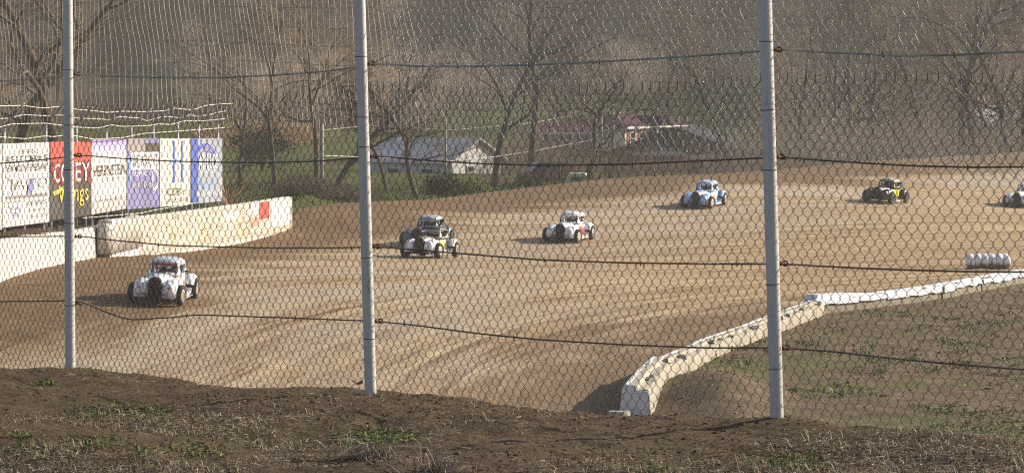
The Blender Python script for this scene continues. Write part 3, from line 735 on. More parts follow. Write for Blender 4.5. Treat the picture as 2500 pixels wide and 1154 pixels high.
def wall_prism(mb, A, B, zA, zB, hA, hB, th0, th1, bulge=0.03):
    """wall piece between plan points A and B; th0 thickness at the foot, th1 at the top"""
    A = np.array(A, float); B = np.array(B, float); d = (B - A) / np.linalg.norm(B - A); n = np.array([-d[1], d[0]])
    rings = []
    for Pp, z, h in ((A, zA, hA), (B, zB, hB)):
        ring = []
        for o, zz in ((-th0 / 2, 0), (-th0 / 2, 0.10 * h), (-th1 / 2 - bulge, 0.35 * h), (-th1 / 2, h - 0.03), (-th1 / 2 + 0.03, h), (th1 / 2 - 0.03, h), (th1 / 2, h - 0.03), (th0 / 2, 0)):
            ring.append([Pp[0] + n[0] * o, Pp[1] + n[1] * o, z + zz])
        rings.append(ring)
    mb.loft(rings)
# left outer wall: line of base pixels with distances
wl = [(-420, 755, 68), (-150, 715, 73), (0, 690, 77), (90, 668, 82), (180, 645, 88), (262, 626, 95)]
lw = thing("track_wall", "long cream concrete wall at the left edge of the track, left of the poster covered wall", "wall", P(0, 690, 77))
tops = [640, 605, 586, 574, 564, 549]
pp = [P(*w_) for w_ in wl]; hh = [P(w_[0], t_, w_[2])[2] - p_[2] for w_, t_, p_ in zip(wl, tops, pp)]
for i in range(len(wl) - 1):
    k = 3
    for j in range(k):
        a0 = j / k; a1 = (j + 1) / k - 0.006
        A = pp[i] + (pp[i + 1] - pp[i]) * a0; B = pp[i] + (pp[i + 1] - pp[i]) * a1
        mb = MB(); wall_prism(mb, A[:2] + [-0.2, 0], B[:2] + [-0.2, 0], A[2] - 0.25, B[2] - 0.25, hh[i] + (hh[i + 1] - hh[i]) * a0 + 0.25, hh[i] + (hh[i + 1] - hh[i]) * a1 + 0.25 + random.uniform(-.02, .02), 0.42, 0.32)
        o = mb.build("wall_panel", M_wall); o.parent = lw; o.matrix_parent_inverse = Matrix.Translation(-Vector(lw.location))
# poster covered wall
def mat_posters():
    m, nt, b = new_mat("faded_posters"); g = G(nt); v = g.coord("UV")
    br = g.n("ShaderNodeTexBrick"); br.inputs["Scale"].default_value = 1.0; br.inputs["Mortar Size"].default_value = 0.02
    br.inputs["Brick Width"].default_value = 0.50; br.inputs["Row Height"].default_value = 0.50; br.offset = 0.35; br.squash = 1.0
    br.inputs["Color1"].default_value = (0, 0, 0, 1); br.inputs["Color2"].default_value = (1, 1, 1, 1); br.inputs["Mortar"].default_value = (0.5, 0.5, 0.5, 1)
    nt.links.new(v, br.inputs["Vector"])
    cell = g.ramp(br.outputs["Color"], [(0.0, (0.66, 0.60, 0.50)), (0.35, (0.64, 0.60, 0.52)), (0.55, (0.64, 0.54, 0.34)), (0.72, (0.68, 0.66, 0.60)), (0.9, (0.58, 0.36, 0.26)), (1.0, (0.52, 0.50, 0.44))])
    ink = g.ramp(g.noise(g.mapping(v, (1.6, 3.6, 1)), 2.2, 5, 0.75, 1.5), [(0.50, 0.0), (0.56, 0.85)])
    c = g.mix(ink, cell, (0.22, 0.20, 0.17))
    ink2 = g.ramp(g.noise(g.mapping(v, (2.0, 4.0, 1), loc=(7, 3, 0)), 1.6, 4, 0.7, 1.2), [(0.56, 0.0), (0.61, 0.75)])
    c = g.mix(ink2, c, (0.55, 0.20, 0.12))
    nt.links.new(c, b.inputs["Base Color"]); b.inputs["Roughness"].default_value = 0.7; return m
M_post2 = mat_posters()
def face_frame(A, B, zA, zB, hA, hB, off):
    """returns f(u,v,o): point on the face looking to the track side (right of A->B)"""
    A = np.array(A[:2], float); B = np.array(B[:2], float); d = (B - A) / np.linalg.norm(B - A); n = np.array([d[1], -d[0]])
    def f(u, v, o=0.0):
        p = A + (B - A) * u + n * (off + o); return np.array([p[0], p[1], (zA + (zB - zA) * u) + (hA + (hB - hA) * u) * v])
    return f
def quad_slab(f, u0, u1, v0, v1, o, th=0.006, name="panel", mat=None, parent=None, nu=1, uvs=(1, 1)):
    """thin slab on a face, front at offset o"""
    V = []; us = np.linspace(u0, u1, nu + 1); uv = []
    for oo in (o, o - th):
        for u in us:
            for v in (v0, v1): V.append(f(u, v, oo)); uv.append((u * uvs[0], v * uvs[1]))
    n = (nu + 1) * 2; q = []
    for i in range(nu):
        a = i * 2; q += [[a, a + 2, a + 3, a + 1], [n + a, n + a + 1, n + a + 3, n + a + 2], [a, n + a, n + a + 2, a + 2], [a + 1, a + 3, n + a + 3, n + a + 1]]
    q += [[0, 1, n + 1, n], [nu * 2, n + nu * 2, n + nu * 2 + 1, nu * 2 + 1]]
    ob = mesh_np(name, np.array(V), np.array(q), mat, None, False, uv=np.array(uv))
    if parent is not None: ob.parent = parent; ob.matrix_parent_inverse = Matrix.Translation(-Vector(parent.location))
    return ob
pw_base = [(272, 622, 93), (345, 612, 97), (430, 600, 101), (520, 585, 106), (610, 571, 111), (715, 553, 116)]
pw_top = [537, 529, 520, 508, 496, 480]
pw = thing("poster_covered_wall", "concrete track wall covered in faded posters, ending right of the billboards", "wall", P(272, 622, 93))
pq = [P(*b_) for b_ in pw_base]; ph_ = [P(b_[0], t_, b_[2])[2] - q_[2] for b_, t_, q_ in zip(pw_base, pw_top, pq)]
upd = 0
for i in range(5):
    A, B = pq[i], pq[i + 1]; mb = MB()
    dd = (B - A)[:2]; dd = dd / np.linalg.norm(dd)
    wall_prism(mb, A[:2] + np.array([-dd[1], dd[0]]) * 0.22, B[:2] - dd * 0.015 + np.array([-dd[1], dd[0]]) * 0.22, A[2] - 0.3, B[2] - 0.3, ph_[i] + 0.3, ph_[i + 1] + 0.3, 0.36, 0.36, 0.0)
    o = mb.build("wall_panel", M_wall); o.parent = pw; o.matrix_parent_inverse = Matrix.Translation(-Vector(pw.location))
    f = face_frame(A, B, A[2], B[2], ph_[i], ph_[i + 1], -0.03)
    L = float(np.linalg.norm((B - A)[:2]))
    quad_slab(f, 0.0 if i else 0.04, 0.995, -0.12, 0.985, 0.012, 0.008, "poster_skin", M_post2 if i else M_plastic, pw, 4, (L / 1.9 + 0, 1.0))
M_red = simple("faded_red_print", (0.50, 0.08, 0.06), 0.6, var=0.15); M_pinkred = simple("faded_pink_print", (0.68, 0.30, 0.24), 0.6, var=0.25)
M_white = simple("white_print", (0.82, 0.81, 0.78), 0.6, var=0.05); M_ink = simple("dark_ink", (0.06, 0.055, 0.06), 0.6)
M_blue = simple("blue_print", (0.07, 0.12, 0.45), 0.55, var=0.15)
def wall_f(px0, px1):
    i = 4 if px0 >= 610 else 3
    A, B = pq[i], pq[i + 1]; f = face_frame(A, B, A[2], B[2], ph_[i], ph_[i + 1], -0.03)
    def u(px):  # px -> u
        us = np.linspace(0, 1, 200); pxs = np.array([px_of(*f(k, 0.5)[:2]) for k in us]); return float(np.interp(px, pxs, us))
    return f, u(px0), u(px1)
f_, a_, b_ = wall_f(632, 656); rp = quad_slab(f_, a_, b_, 0.42, 0.97, 0.022, 0.006, "red_poster", M_red, pw)
f_, a_, b_ = wall_f(611, 631); rp2 = quad_slab(f_, a_, b_, 0.22, 0.50, 0.022, 0.006, "red_poster", M_pinkred, pw)
f_, a_, b_ = wall_f(612, 630); quad_slab(f_, a_, b_, 0.60, 0.95, 0.022, 0.006, "pale_poster", M_white, pw)
f_, a_, b_ = wall_f(660, 705); quad_slab(f_, a_, b_, 0.10, 0.95, 0.020, 0.006, "pale_poster", M_white, pw)
f_, a_, b_ = wall_f(545, 580); quad_slab(f_, a_, b_, 0.55, 0.80, 0.020, 0.006, "pale_poster", M_white, pw)
# plastic wrapped nose at the near end
mb = MB(); A = pq[0]; B = pq[1]; dd = (B - A)[:2] / np.linalg.norm((B - A)[:2]); nn_ = np.array([-dd[1], dd[0]])
rings = []
for k, t_ in enumerate(np.linspace(-0.45, 3.9, 12)):
    c = A[:2] + dd * t_ + nn_ * 0.20; r = 0.27 if t_ > 0 else 0.27 * math.sqrt(max(0.05, 1 - (t_ / 0.5) ** 2)); ring = []
    hh_ = ph_[0] - 0.10 + 0.012 * math.sin(k * 1.9)
    for a in np.linspace(0, math.pi, 9):
        ring.append([c[0] - nn_[0] * r * math.cos(a), c[1] - nn_[1] * r * math.cos(a), A[2] + 0.02 * t_ + hh_ - 0.08 + 0.08 * math.sin(a)])
    low = A[2] + 0.05
    ring = [[c[0] - nn_[0] * r * 1.05, c[1] - nn_[1] * r * 1.05, low]] + ring + [[c[0] + nn_[0] * r, c[1] + nn_[1] * r, low]]
    rings.append(ring)
mb.loft(rings); o = mb.build("plastic_wrap", simple("shaded_dirty_wrap", (0.52, 0.49, 0.45), 0.4, var=0.12, scale=2, dirt=(0.36, 0.30, 0.22, 0.7)), None, True); o.parent = pw; o.matrix_parent_inverse = Matrix.Translation(-Vector(pw.location))  # wrap colour greyed for shade on the nose; brown patches are dirt
# inner barrier blocks
def barrier(A, B, h, label, grp, white_top, sink=0.08, seed=0, tilt=0, mt=None):
    A = np.array(A, float); B = np.array(B, float); L = np.linalg.norm(B - A); ang = math.atan2(B[1] - A[1], B[0] - A[0])
    mid = (A + B) / 2; z = float(ground_z(mid[0], mid[1])); wk = 1.0 if h > 0.55 else 0.82; rg = random.Random(seed)
    t = thing("concrete_barrier", label, "barrier", (mid[0], mid[1], z - sink), ang + rg.uniform(-.025, .025), grp); t.rotation_euler[0] = tilt
    # profile across (y: + is track side, - is infield side)
    def prof(k):
        return [(-0.26 * wk, 0), (-0.245 * wk, min(0.30, h * .6)), (-0.23 * wk, h * 0.80 - k * 0.03), (-0.20 * wk, h * 0.83 - k * 0.03), (-0.04, h * 0.86), (0.0, h * 0.99), (0.18, h), (0.22, h * 0.97), (0.27, h * 0.35), (0.30, 0)]
    n = 8; rings = []
    for i in range(n):
        x = -L / 2 + L * i / (n - 1); k = rg.uniform(-1, 1)
        rings.append([[x, y_, z_ + (rg.uniform(-0.012, 0.012) if z_ > 0.5 * h else 0)] for y_, z_ in prof(k)])
    mb = MB(); mb.loft(rings); o = mb.build("block", mt or M_bar, t)
    # white painted cap on the track side
    x = -L / 2 + 0.01; 
    while x < L / 2 - 0.25:
        ln = min(rg.uniform(0.7, 1.9), L / 2 - 0.01 - x); e = rg.uniform(0.0, 0.06) + (white_top < 1) * 0.05; rings = []
        for xx in (x, x + ln * 0.5, x + ln - 0.015):
            zt_ = h * 1.0 + 0.006 + rg.uniform(-0.01, 0.012); zi = 0.05 + e + rg.uniform(-.02, .02)
            if white_top > 1:
                dr = rg.uniform(0.08, 0.17); rings.append([[xx, 0.306, 0.02], [xx, 0.280, h * 0.35], [xx, 0.228, h * .97], [xx, 0.19, zt_ + .02], [xx, -0.242, zt_ - .02], [xx, -0.262, h - dr], [xx, -0.252, h - dr], [xx, -0.232, zt_ - .05], [xx, 0.18, h * 0.93], [xx, 0.26, h * 0.3]]); continue
            rings.append([[xx, 0.306, 0.02], [xx, 0.280, h * 0.35], [xx, 0.228, h * .97], [xx, 0.19, zt_], [xx, zi, zt_], [xx, zi, zt_ - 0.03], [xx, 0.18, h * 0.93], [xx, 0.26, h * 0.3]])
        mb = MB(); mb.loft(rings); mb.build("painted_cap", M_barw, t); x += ln + (0.0 if rg.random() < .5 else rg.uniform(0.02, 0.25) * (white_top < 1))
    # broken wedges standing on the shelf
    for i in range(rg.randint(1, 2)):
        x = rg.uniform(-L / 2 + .25, L / 2 - .25); mb = MB(); s_ = rg.uniform(0.08, 0.14)
        mb.box((x, -0.12, h * 0.84 + s_ * 0.25), (s_ * 2.2, 0.16, s_ * 0.6), rz=rg.uniform(-.6, .6), taper=0.55, ry=rg.uniform(-.25, .25)); mb.build("broken_edge", mt or M_bar, t)
    # lifting notch
    return t
inb = [(2.22, 54.2), (3.05, 60.9), (3.65, 63.1), (4.2, 65.6), (5.5, 69.8), (6.85, 74.5), (7.8, 77.5)]
def along(poly, step):
    p = np.array(poly, float); L = np.concatenate([[0], np.cumsum(np.linalg.norm(np.diff(p, axis=0), axis=1))])
    n = int(L[-1] / step); s = np.linspace(0, L[-1], n + 1); return np.stack([np.interp(s, L, p[:, 0]), np.interp(s, L, p[:, 1])], -1)
ORD = ["first", "second", "third", "fourth", "fifth", "sixth", "seventh", "eighth", "ninth", "tenth", "eleventh"]
ORD2 = ["first", "second", "third", "fourth", "fifth", "sixth", "seventh", "eighth", "ninth", "tenth", "eleventh"]
pts = along(inb, 2.9)
for i in range(len(pts) - 1):
    A, B = pts[i], pts[i + 1]; e = (B - A) / np.linalg.norm(B - A) * 0.015
    lab = "white painted end of the barrier row, nearest the soil bank" if i == 0 else ("chipped cream barrier block, %s in the row counted from the near white end" % ORD[i])
    barrier(A + e, B - e, [0.60, 0.52, 0.46, 0.42, 0.40][min(i, 4)], lab, "concrete barrier blocks along the infield", 0.2, 0.05, 30 + i, 0.0)
bt = [o for o in C.objects if o.name == "concrete_barrier"][0]
_L = float(np.linalg.norm(pts[1] - pts[0])) - 0.1; _h = 0.60; mb = MB()
pr_ = [(-0.26, 0), (-0.24, _h * .62), (-0.22, _h * 0.80), (-0.02, _h * 0.84), (0.02, _h * 0.97), (0.20, _h), (0.25, _h * 0.9), (0.29, _h * 0.3), (0.30, 0)]
mb.loft([[[-_L / 2 - 0.075, y, z] for y, z in pr_], [[-_L / 2 - 0.034, y, z] for y, z in pr_]]); mb.build("painted_end", M_barw, bt)
inb2 = [(7.75, 77.9), (11.0, 82.2), (12.7, 85.3), (14.5, 88.8), (15.9, 91.8), (20, 94.4), (25, 97)]
pts2 = along(inb2, 3.0)
for i in range(len(pts2) - 1):
    A, B = pts2[i], pts2[i + 1]; e = (B - A) / np.linalg.norm(B - A) * 0.015
    barrier(A + e, B - e, 0.40, "low white capped barrier block, %s to the right of the right fence post" % ORD2[i], "white capped barrier blocks along the infield", 1.3, 0.06, 60 + i, 0.0, M_bar2)
bt = [o for o in C.objects if o.name.startswith("concrete_barrier") and "first to the right" in str(o.get("label", ""))][0]
mb = MB(); mb.loft([[[x, 0.34, 0.0], [x, 0.34, hh_], [x, -0.02, hh_], [x, -0.06, hh_ * 0.55]] for x, hh_ in ((-1.75, 0.12), (-1.45, 0.53), (0.4, 0.48), (1.42, 0.41))]); mb.build("painted_wedge", M_barw, bt)
# pale chunk at the foot of the barrier end, grey block at the right
def chunk(name, loc, size, mat, label, cat, seed, flat=0.7):
    rg = np.random.default_rng(seed); import bmesh
    bm = bmesh.new(); bmesh.ops.create_icosphere(bm, subdivisions=3, radius=1.0)
    for v in bm.verts:
        n = 1 + 0.16 * float(fbm(N1, np.array(v.co.x * 1.6 + seed), np.array(v.co.y * 1.6 + v.co.z), 3)); v.co = Vector((max(-.8, min(.8, v.co.x * n)) * size[0], max(-.8, min(.8, v.co.y * n)) * size[1], max(-.6, min(flat, v.co.z * n)) * size[2]))
    me = bpy.data.meshes.new(name); bm.to_mesh(me); bm.free(); me.materials.append(mat)
    o = bpy.data.objects.new(name, me); C.objects.link(o); o.location = loc; return tag(o, label, cat)
g0 = ground_z(1.95, 52.3); chunk("concrete_chunk", (1.86, 52.6, float(g0) + 0.10), (0.24, 0.2, 0.22), M_bar, "rounded cream lump of concrete at the foot of the white barrier end", "concrete lump", 4)
pz = P(2492, 1060, 30); chunk("grey_block", (pz[0], pz[1], float(ground_z(pz[0], pz[1])) + 0.12), (0.16, 0.12, 0.26), simple("grey_concrete", (0.20, 0.20, 0.21), 0.8), "grey block standing on the infield at the bottom right corner", "block", 8, 0.9)
# white tyre bundle
pz = hit(2412, 656)
tb = thing("tyre_bundle", "row of six small tyres painted white and bolted together beside the infield barrier", "tyre barrier", pz, math.radians(4))
def mat_wtyre():
    m, nt, b = new_mat("white_painted_tyre"); g = G(nt); v = g.coord(); z = g.sep(v)[2]
    d = g.math('ADD', g.math('MULTIPLY', z, -2.2), g.math('MULTIPLY', g.noise(v, 5, 5, 0.7), 1.0))
    c = g.mix(g.ramp(d, [(-0.0, 0.0), (0.25, 0.95)]), (0.84, 0.84, 0.86), (0.22, 0.16, 0.10))
    nt.links.new(c, b.inputs["Base Color"]); b.inputs["Roughness"].default_value = 0.6; return m
M_wt = mat_wtyre()
for i in range(6):
    mb = MB(); x = (i - 2.5) * 0.232
    mb.lathe([(0.13, -0.085), (0.17, -0.11), (0.215, -0.112), (0.24, -0.085), (0.248, 0), (0.24, 0.085), (0.215, 0.112), (0.17, 0.11), (0.13, 0.085)], 'x', (x, random.uniform(-.012, .012), 0.245 + random.uniform(-.012, .012)), 28)
    o = mb.build("tyre", M_wt, tb, True)
# ------------------------------------------------------------------ billboards
def text_mesh(s, bold=False, shear=0.0):
    cu = bpy.data.curves.new("t", 'FONT'); cu.body = s; cu.size = 1; cu.resolution_u = 3; cu.shear = shear
    if bold: cu.offset = 0.003
    cu.space_character = 1.12
    o = bpy.data.objects.new("t", cu); C.objects.link(o)
    dg = bpy.context.evaluated_depsgraph_get(); me = bpy.data.meshes.new_from_object(o.evaluated_get(dg))
    C.objects.unlink(o); bpy.data.objects.remove(o)
    V = np.array([v.co[:] for v in me.vertices]); F_ = [tuple(p.vertices) for p in me.polygons]; bpy.data.meshes.remove(me); return V, F_
def lettering(f, lines, u0, u1, mat, parent, o=0.028, bold=True, name="lettering"):
    """lines: (text, v0, v1, u-left, u-right)"""
    for s, v0, v1, a, b_ in lines:
        V, Fs = text_mesh(s, bold)
        lo = V.min(0); hi = V.max(0); U = a + (V[:, 0] - lo[0]) / (hi[0] - lo[0]) * (b_ - a); W = v0 + (V[:, 1] - lo[1]) / (hi[1] - lo[1]) * (v1 - v0)
        me = bpy.data.meshes.new(name); me.from_pydata([tuple(f(u, w_, o)) for u, w_ in zip(U, W)], [], Fs); me.materials.append(mat)
        ob = bpy.data.objects.new(name, me); C.objects.link(ob); ob.parent = parent; ob.matrix_parent_inverse = Matrix.Translation(-Vector(parent.location))
def shape_on(f, poly, mat, parent, o, name):
    V = [tuple(f(u, v, o)) for u, v in poly] + [tuple(f(u, v, o - 0.004)) for u, v in poly]; n = len(poly)
    me = bpy.data.meshes.new(name); me.from_pydata(V, [], [tuple(range(n)), tuple(range(2 * n - 1, n - 1, -1))] + [(i, (i + 1) % n, n + (i + 1) % n, n + i) for i in range(n)]); me.materials.append(mat)
    ob = bpy.data.objects.new(name, me); C.objects.link(ob); ob.parent = parent; ob.matrix_parent_inverse = Matrix.Translation(-Vector(parent.location)); return ob
def bd(px): return 1.0 / (1 / 92 + (1 / 116 - 1 / 92) * px / 545)
def mat_vgrad(name, stops, zr):
    m, nt, b = new_mat(name); g = G(nt); uv = g.coord("UV"); s = g.sep(uv)
    v = g.math('ADD', s[1], g.math('MULTIPLY', g.math('SUBTRACT', g.noise(uv, 5, 5), 0.5), 0.05))
    c = g.ramp(v, stops); c = g.mix(g.ramp(g.noise(g.mapping(uv, (6, 3, 1)), 2, 6, 0.7), [(0.5, 0.0), (0.8, 0.25)]), c, (0.5, 0.45, 0.38))
    nt.links.new(c, b.inputs["Base Color"]); b.inputs["Roughness"].default_value = 0.55; return m
M_lav = mat_vgrad("lavender_fade", [(0.0, (0.50, 0.42, 0.42)), (0.3, (0.80, 0.74, 0.70)), (0.72, (0.86, 0.83, 0.78)), (0.86, (0.66, 0.56, 0.76)), (1.0, (0.30, 0.20, 0.55))], 0)
M_cream = simple("cream_board", (0.72, 0.68, 0.56), 0.6, var=0.04, scale=1); M_wb = simple("white_board", (0.70, 0.69, 0.67), 0.6, var=0.05, scale=1, dirt=(0.5, 0.46, 0.4, 0.3))
M_black = simple("dark_grey_board", (0.075, 0.062, 0.05), 0.6, var=0.25, scale=1, dirt=(0.16, 0.14, 0.12, 0.4)); M_purple = simple("purple_print", (0.22, 0.20, 0.42), 0.55, var=0.3, scale=1.2, dirt=(0.35, 0.3, 0.4, 0.4))
M_grey = simple("grey_print", (0.30, 0.27, 0.27), 0.6, var=0.2, scale=1); M_lgrey = simple("light_grey_print", (0.55, 0.54, 0.55), 0.6, var=0.1)
M_yel = simple("yellow_print", (0.80, 0.62, 0.10), 0.55); M_sky = simple("sky_blue_print", (0.22, 0.42, 0.72), 0.55); M_bluegrey = simple("blue_grey_board", (0.32, 0.35, 0.42), 0.55, var=0.2, scale=1, dirt=(0.36, 0.37, 0.42, 0.5))
boards = [
 (-95, 5, 356, 351, 580, 560, M_cream, "plain cream billboard cut off by the left edge of the picture"),
 (6, 121, 351, 347, 556, 541, M_wb, "white speedway billboard with black and purple lettering, left of the red one"),
 (122, 222, 346, 345, 539, 525, M_black, "red and black billboard with big white letters half hidden by the left post"),
 (223, 309, 341, 339, 524, 509, M_lav, "billboard fading from lavender to white with black name across it"),
 (310, 389, 338, 337, 511, 505, M_purple, "purple and grey billboard with white boxed letters"),
 (390, 465, 338, 338, 505, 499, M_cream, "cream billboard with a tall blue letter H"),
 (466, 543, 338, 337, 498, 491, M_bluegrey, "blue grey billboard at the right end of the row with a blue arch")]
BF = []
for (x0, x1, tl, tr_, bl, br_, mt, lab) in boards:
    A = P(x0, bl, bd(x0)); B = P(x1, br_, bd(x1)); hA = P(x0, tl, bd(x0))[2] - A[2]; hB = P(x1, tr_, bd(x1))[2] - B[2]
    t = thing("billboard", lab, "billboard", A, 0, "billboards on the fence behind the left wall")
    f = face_frame(A, B, A[2], B[2], hA, hB, 0.0)
    quad_slab(f, 0.006, 0.994, 0, 1, 0.0, 0.03, "panel", mt, t, 6)
    for u in (0.08, 0.5, 0.92):
        a = f(u, 0, -0.07); b2 = f(u, 1.0, -0.07); gz = float(ground_z(a[0], a[1])) - 0.2
        mb = MB(); mb.tube(np.array([[a[0], a[1], gz], [b2[0], b2[1], b2[2] - 0.05]]), 0.035, 6); o = mb.build("support_post", M_post); o.parent = t; o.matrix_parent_inverse = Matrix.Translation(-Vector(t.location))
    BF.append((t, f))
t, f = BF[1]
lettering(f, [("THE OFFICIAL", .87, .92, .35, .72), ("RACE SUIT COMPANY OF", .76, .85, .06, .95), ("NEW MODINE SPEEDWAY", .66, .74, .06, .95)], 0, 1, M_ink, t)
quad_slab(f, .08, .97, .33, .37, 0.012, .005, "grey_band", M_grey, t); shape_on(f, [(.04, .62), (.30, .50), (.18, .36), (.22, .50)], M_grey, t, 0.014, "grey_swoosh")
lettering(f, [("JACO", .40, .58, .14, .96)], 0, 1, M_lgrey, t); shape_on(f, [(.53, .56), (.64, .56), (.60, .38), (.50, .38)], M_purple, t, 0.034, "purple_flash")
lettering(f, [("ACCOUNTS WEAR OF", .285, .315, .05, .42), ("WE PRINT", .23, .29, .50, .95), ("CUSTOM APPAREL", .16, .19, .50, .95), ("FULL COLOR", .08, .12, .55, .95)], 0, 1, M_grey, t)
lettering(f, [("TO ALL", .19, .24, .12, .38), ("TEES", .12, .17, .16, .34)], 0, 1, M_purple, t)
t, f = BF[2]
quad_slab(f, 0.006, .994, .74, .999, 0.010, .006, "red_header", M_red, t); shape_on(f, [(.01, .74), (.99, .74), (.99, .40), (.80, .55), (.3, .42), (.01, .62)], simple("dark_red_print", (0.20, 0.03, 0.025), 0.6), t, 0.010, "dark_red_field")
lettering(f, [("CO", .46, .73, .05, .42), ("EY", .46, .73, .58, .97)], 0, 1, M_red, t, 0.018); lettering(f, [("CO", .48, .72, .08, .41), ("EY", .48, .72, .60, .95)], 0, 1, M_white, t, 0.030)
shape_on(f, [(.06, .36), (.30, .42), (.34, .38), (.10, .31)], M_yel, t, 0.018, "yellow_streak")
lettering(f, [("Wings", .14, .44, .18, .92)], 0, 1, M_yel, t, 0.026)
t, f = BF[3]
lettering(f, [("HERRNSTEIN", .50, .65, .06, .95)], 0, 1, M_ink, t); lettering(f, [("AUTO GROUP", .42, .475, .28, .76), ("WWW.HERRNSTEIN.COM", .15, .19, .10, .96)], 0, 1, M_grey, t, bold=False)
t, f = BF[4]
quad_slab(f, .01, .55, .80, .995, 0.010, .005, "grey_corner", M_grey, t); quad_slab(f, .56, .98, .80, .93, 0.010, .005, "dark_corner", M_black, t)
quad_slab(f, .12, .96, .55, .80, 0.012, .005, "white_box", M_white, t); lettering(f, [("WE WRAP IT", .58, .77, .15, .93)], 0, 1, M_grey, t); lettering(f, [("GRAPHICS", .46, .53, .14, .62)], 0, 1, M_white, t)
shape_on(f, [(.02, .72), (.09, .72), (.12, .45), (.10, .30)], M_sky, t, 0.012, "blue_stroke"); lettering(f, [("Signs & Decals", .27, .39, .12, .80)], 0, 1, M_lgrey, t)
arc = [(.86 + .12 * math.cos(a), .40 + .17 * math.sin(a)) for a in np.linspace(0.2, 6.0, 20)] + [(.86 + .06 * math.cos(a), .40 + .11 * math.sin(a)) for a in np.linspace(6.0, 0.2, 20)]
shape_on(f, arc, M_lgrey, t, 0.014, "grey_ring")
t, f = BF[5]
for a0 in (.40, .66):
    shape_on(f, [(a0, .96), (a0 + .09, .96), (a0 + .075, .93), (a0 + .075, .39), (a0 + .10, .35), (a0 - .02, .35), (a0 + .02, .39), (a0 + .02, .93)], M_blue, t, 0.012, "letter_stem")
shape_on(f, [(.26, .60), (.40, .69), (.58, .70), (.76, .63), (.76, .60), (.58, .66), (.42, .65)], M_sky, t, 0.014, "letter_arch")
lettering(f, [("HOLDREN Inc.", .155, .265, .20, .90)], 0, 1, M_ink, t, bold=False); lettering(f, [("CONSTRUCTION SERVICES", .05, .115, .18, .93)], 0, 1, M_ink, t, bold=False)
t, f = BF[6]
arc = [(.45 + .36 * math.cos(a), .62 + .30 * math.sin(a)) for a in np.linspace(0.1, math.pi - 0.1, 20)] + [(.45 + .30 * math.cos(a), .62 + .24 * math.sin(a)) for a in np.linspace(math.pi - 0.1, 0.1, 20)]
quad_slab(f, 0.006, .22, .02, .995, 0.010, .005, "blue_side_band", M_blue, t); shape_on(f, arc, M_blue, t, 0.014, "blue_arch")
arc = [(.50 + .24 * math.cos(a), .36 + .14 * math.sin(a)) for a in np.linspace(math.pi, 2 * math.pi, 16)] + [(.50 + .20 * math.cos(a), .36 + .11 * math.sin(a)) for a in np.linspace(2 * math.pi, math.pi, 16)]
shape_on(f, arc, M_sky, t, 0.014, "lower_arch"); shape_on(f, [(.36, .80), (.47, .90), (.60, .88), (.66, .76), (.5, .79)], M_purple, t, 0.016, "blue_cap")
lettering(f, [("AT LUBE", .52, .75, .22, .84)], 0, 1, M_white, t); lettering(f, [("CRUISING CLUB", .45, .50, .26, .74), ("IN SOUTHERN OHIO", .10, .19, .16, .96)], 0, 1, M_white, t)
# catch fence over the billboards
cfz = thing("barbed_catch_fence", "grey posts with slanting arms and wavy white wires above the billboards", "fence", P(0, 540, 93))
def child_of(o, p): o.parent = p; o.matrix_parent_inverse = Matrix.Translation(-Vector(p.location)); return o
M_wwire = simple("white_wire", (0.72, 0.68, 0.58), 0.5, 0.1, var=0.15); M_arm = simple("grey_arm", (0.28, 0.30, 0.34), 0.5, 0.3)
arms = [(8, 312, 58, 253), (110, 303, 160, 250), (184, 306, 224, 262), (257, 312, 302, 262), (318, 310, 368, 266), (372, 305, 424, 262), (432, 300, 482, 257), (483, 302, 536, 252), (530, 304, 566, 253)]
for (bx, by, tx, ty) in arms:
    d = bd(bx) + 0.5; b0 = P(bx + 2, by, d); gz = float(ground_z(b0[0], b0[1])) - 0.2
    tip = P(tx, ty, d - 1.0)
    mb = MB(); mb.tube(np.array([[b0[0], b0[1], gz], b0]), 0.045, 8); child_of(mb.build("post", M_post, None, True), cfz)
    mb = MB(); mb.tube(np.array([b0, tip]), 0.035, 6); child_of(mb.build("arm", M_arm, None, True), cfz)
wr = [[(-200, 262), (0, 259), (58, 258), (100, 264), (155, 260), (190, 268), (225, 270), (260, 275), (300, 272), (350, 273), (400, 271), (425, 264), (470, 269), (500, 258), (535, 254), (564, 253)],
      [(-200, 292), (0, 290), (30, 288), (55, 280), (110, 283), (150, 281), (190, 289), (235, 290), (270, 293), (290, 285), (345, 289), (356, 296), (400, 284), (440, 288), (465, 280), (480, 285), (510, 280), (550, 271)],
      [(-200, 314), (0, 311), (25, 303), (110, 301), (190, 311), (240, 313), (270, 305), (300, 309), (365, 307), (380, 303), (420, 304), (450, 295), (500, 295), (550, 290)],
      [(-200, 336), (0, 334), (60, 339), (110, 332), (130, 334), (165, 329), (190, 333), (230, 340), (300, 336), (350, 326), (480, 317), (550, 312)],
      [(200, 532), (240, 529), (300, 524), (345, 520), (380, 512), (425, 505), (470, 497)]]
for w_ in wr:
    a = np.array(w_, float); xs = np.linspace(a[0, 0], a[-1, 0], 140); ys = np.interp(xs, a[:, 0], a[:, 1]); ys = np.convolve(np.pad(ys, 1, mode='edge'), [.25, .5, .25], mode='valid')
    mb = MB(); mb.tube(np.array([P(x, y, bd(x) - 0.6) for x, y in zip(xs, ys)]), 0.0135, 5); child_of(mb.build("wire", M_wwire, None, True), cfz)
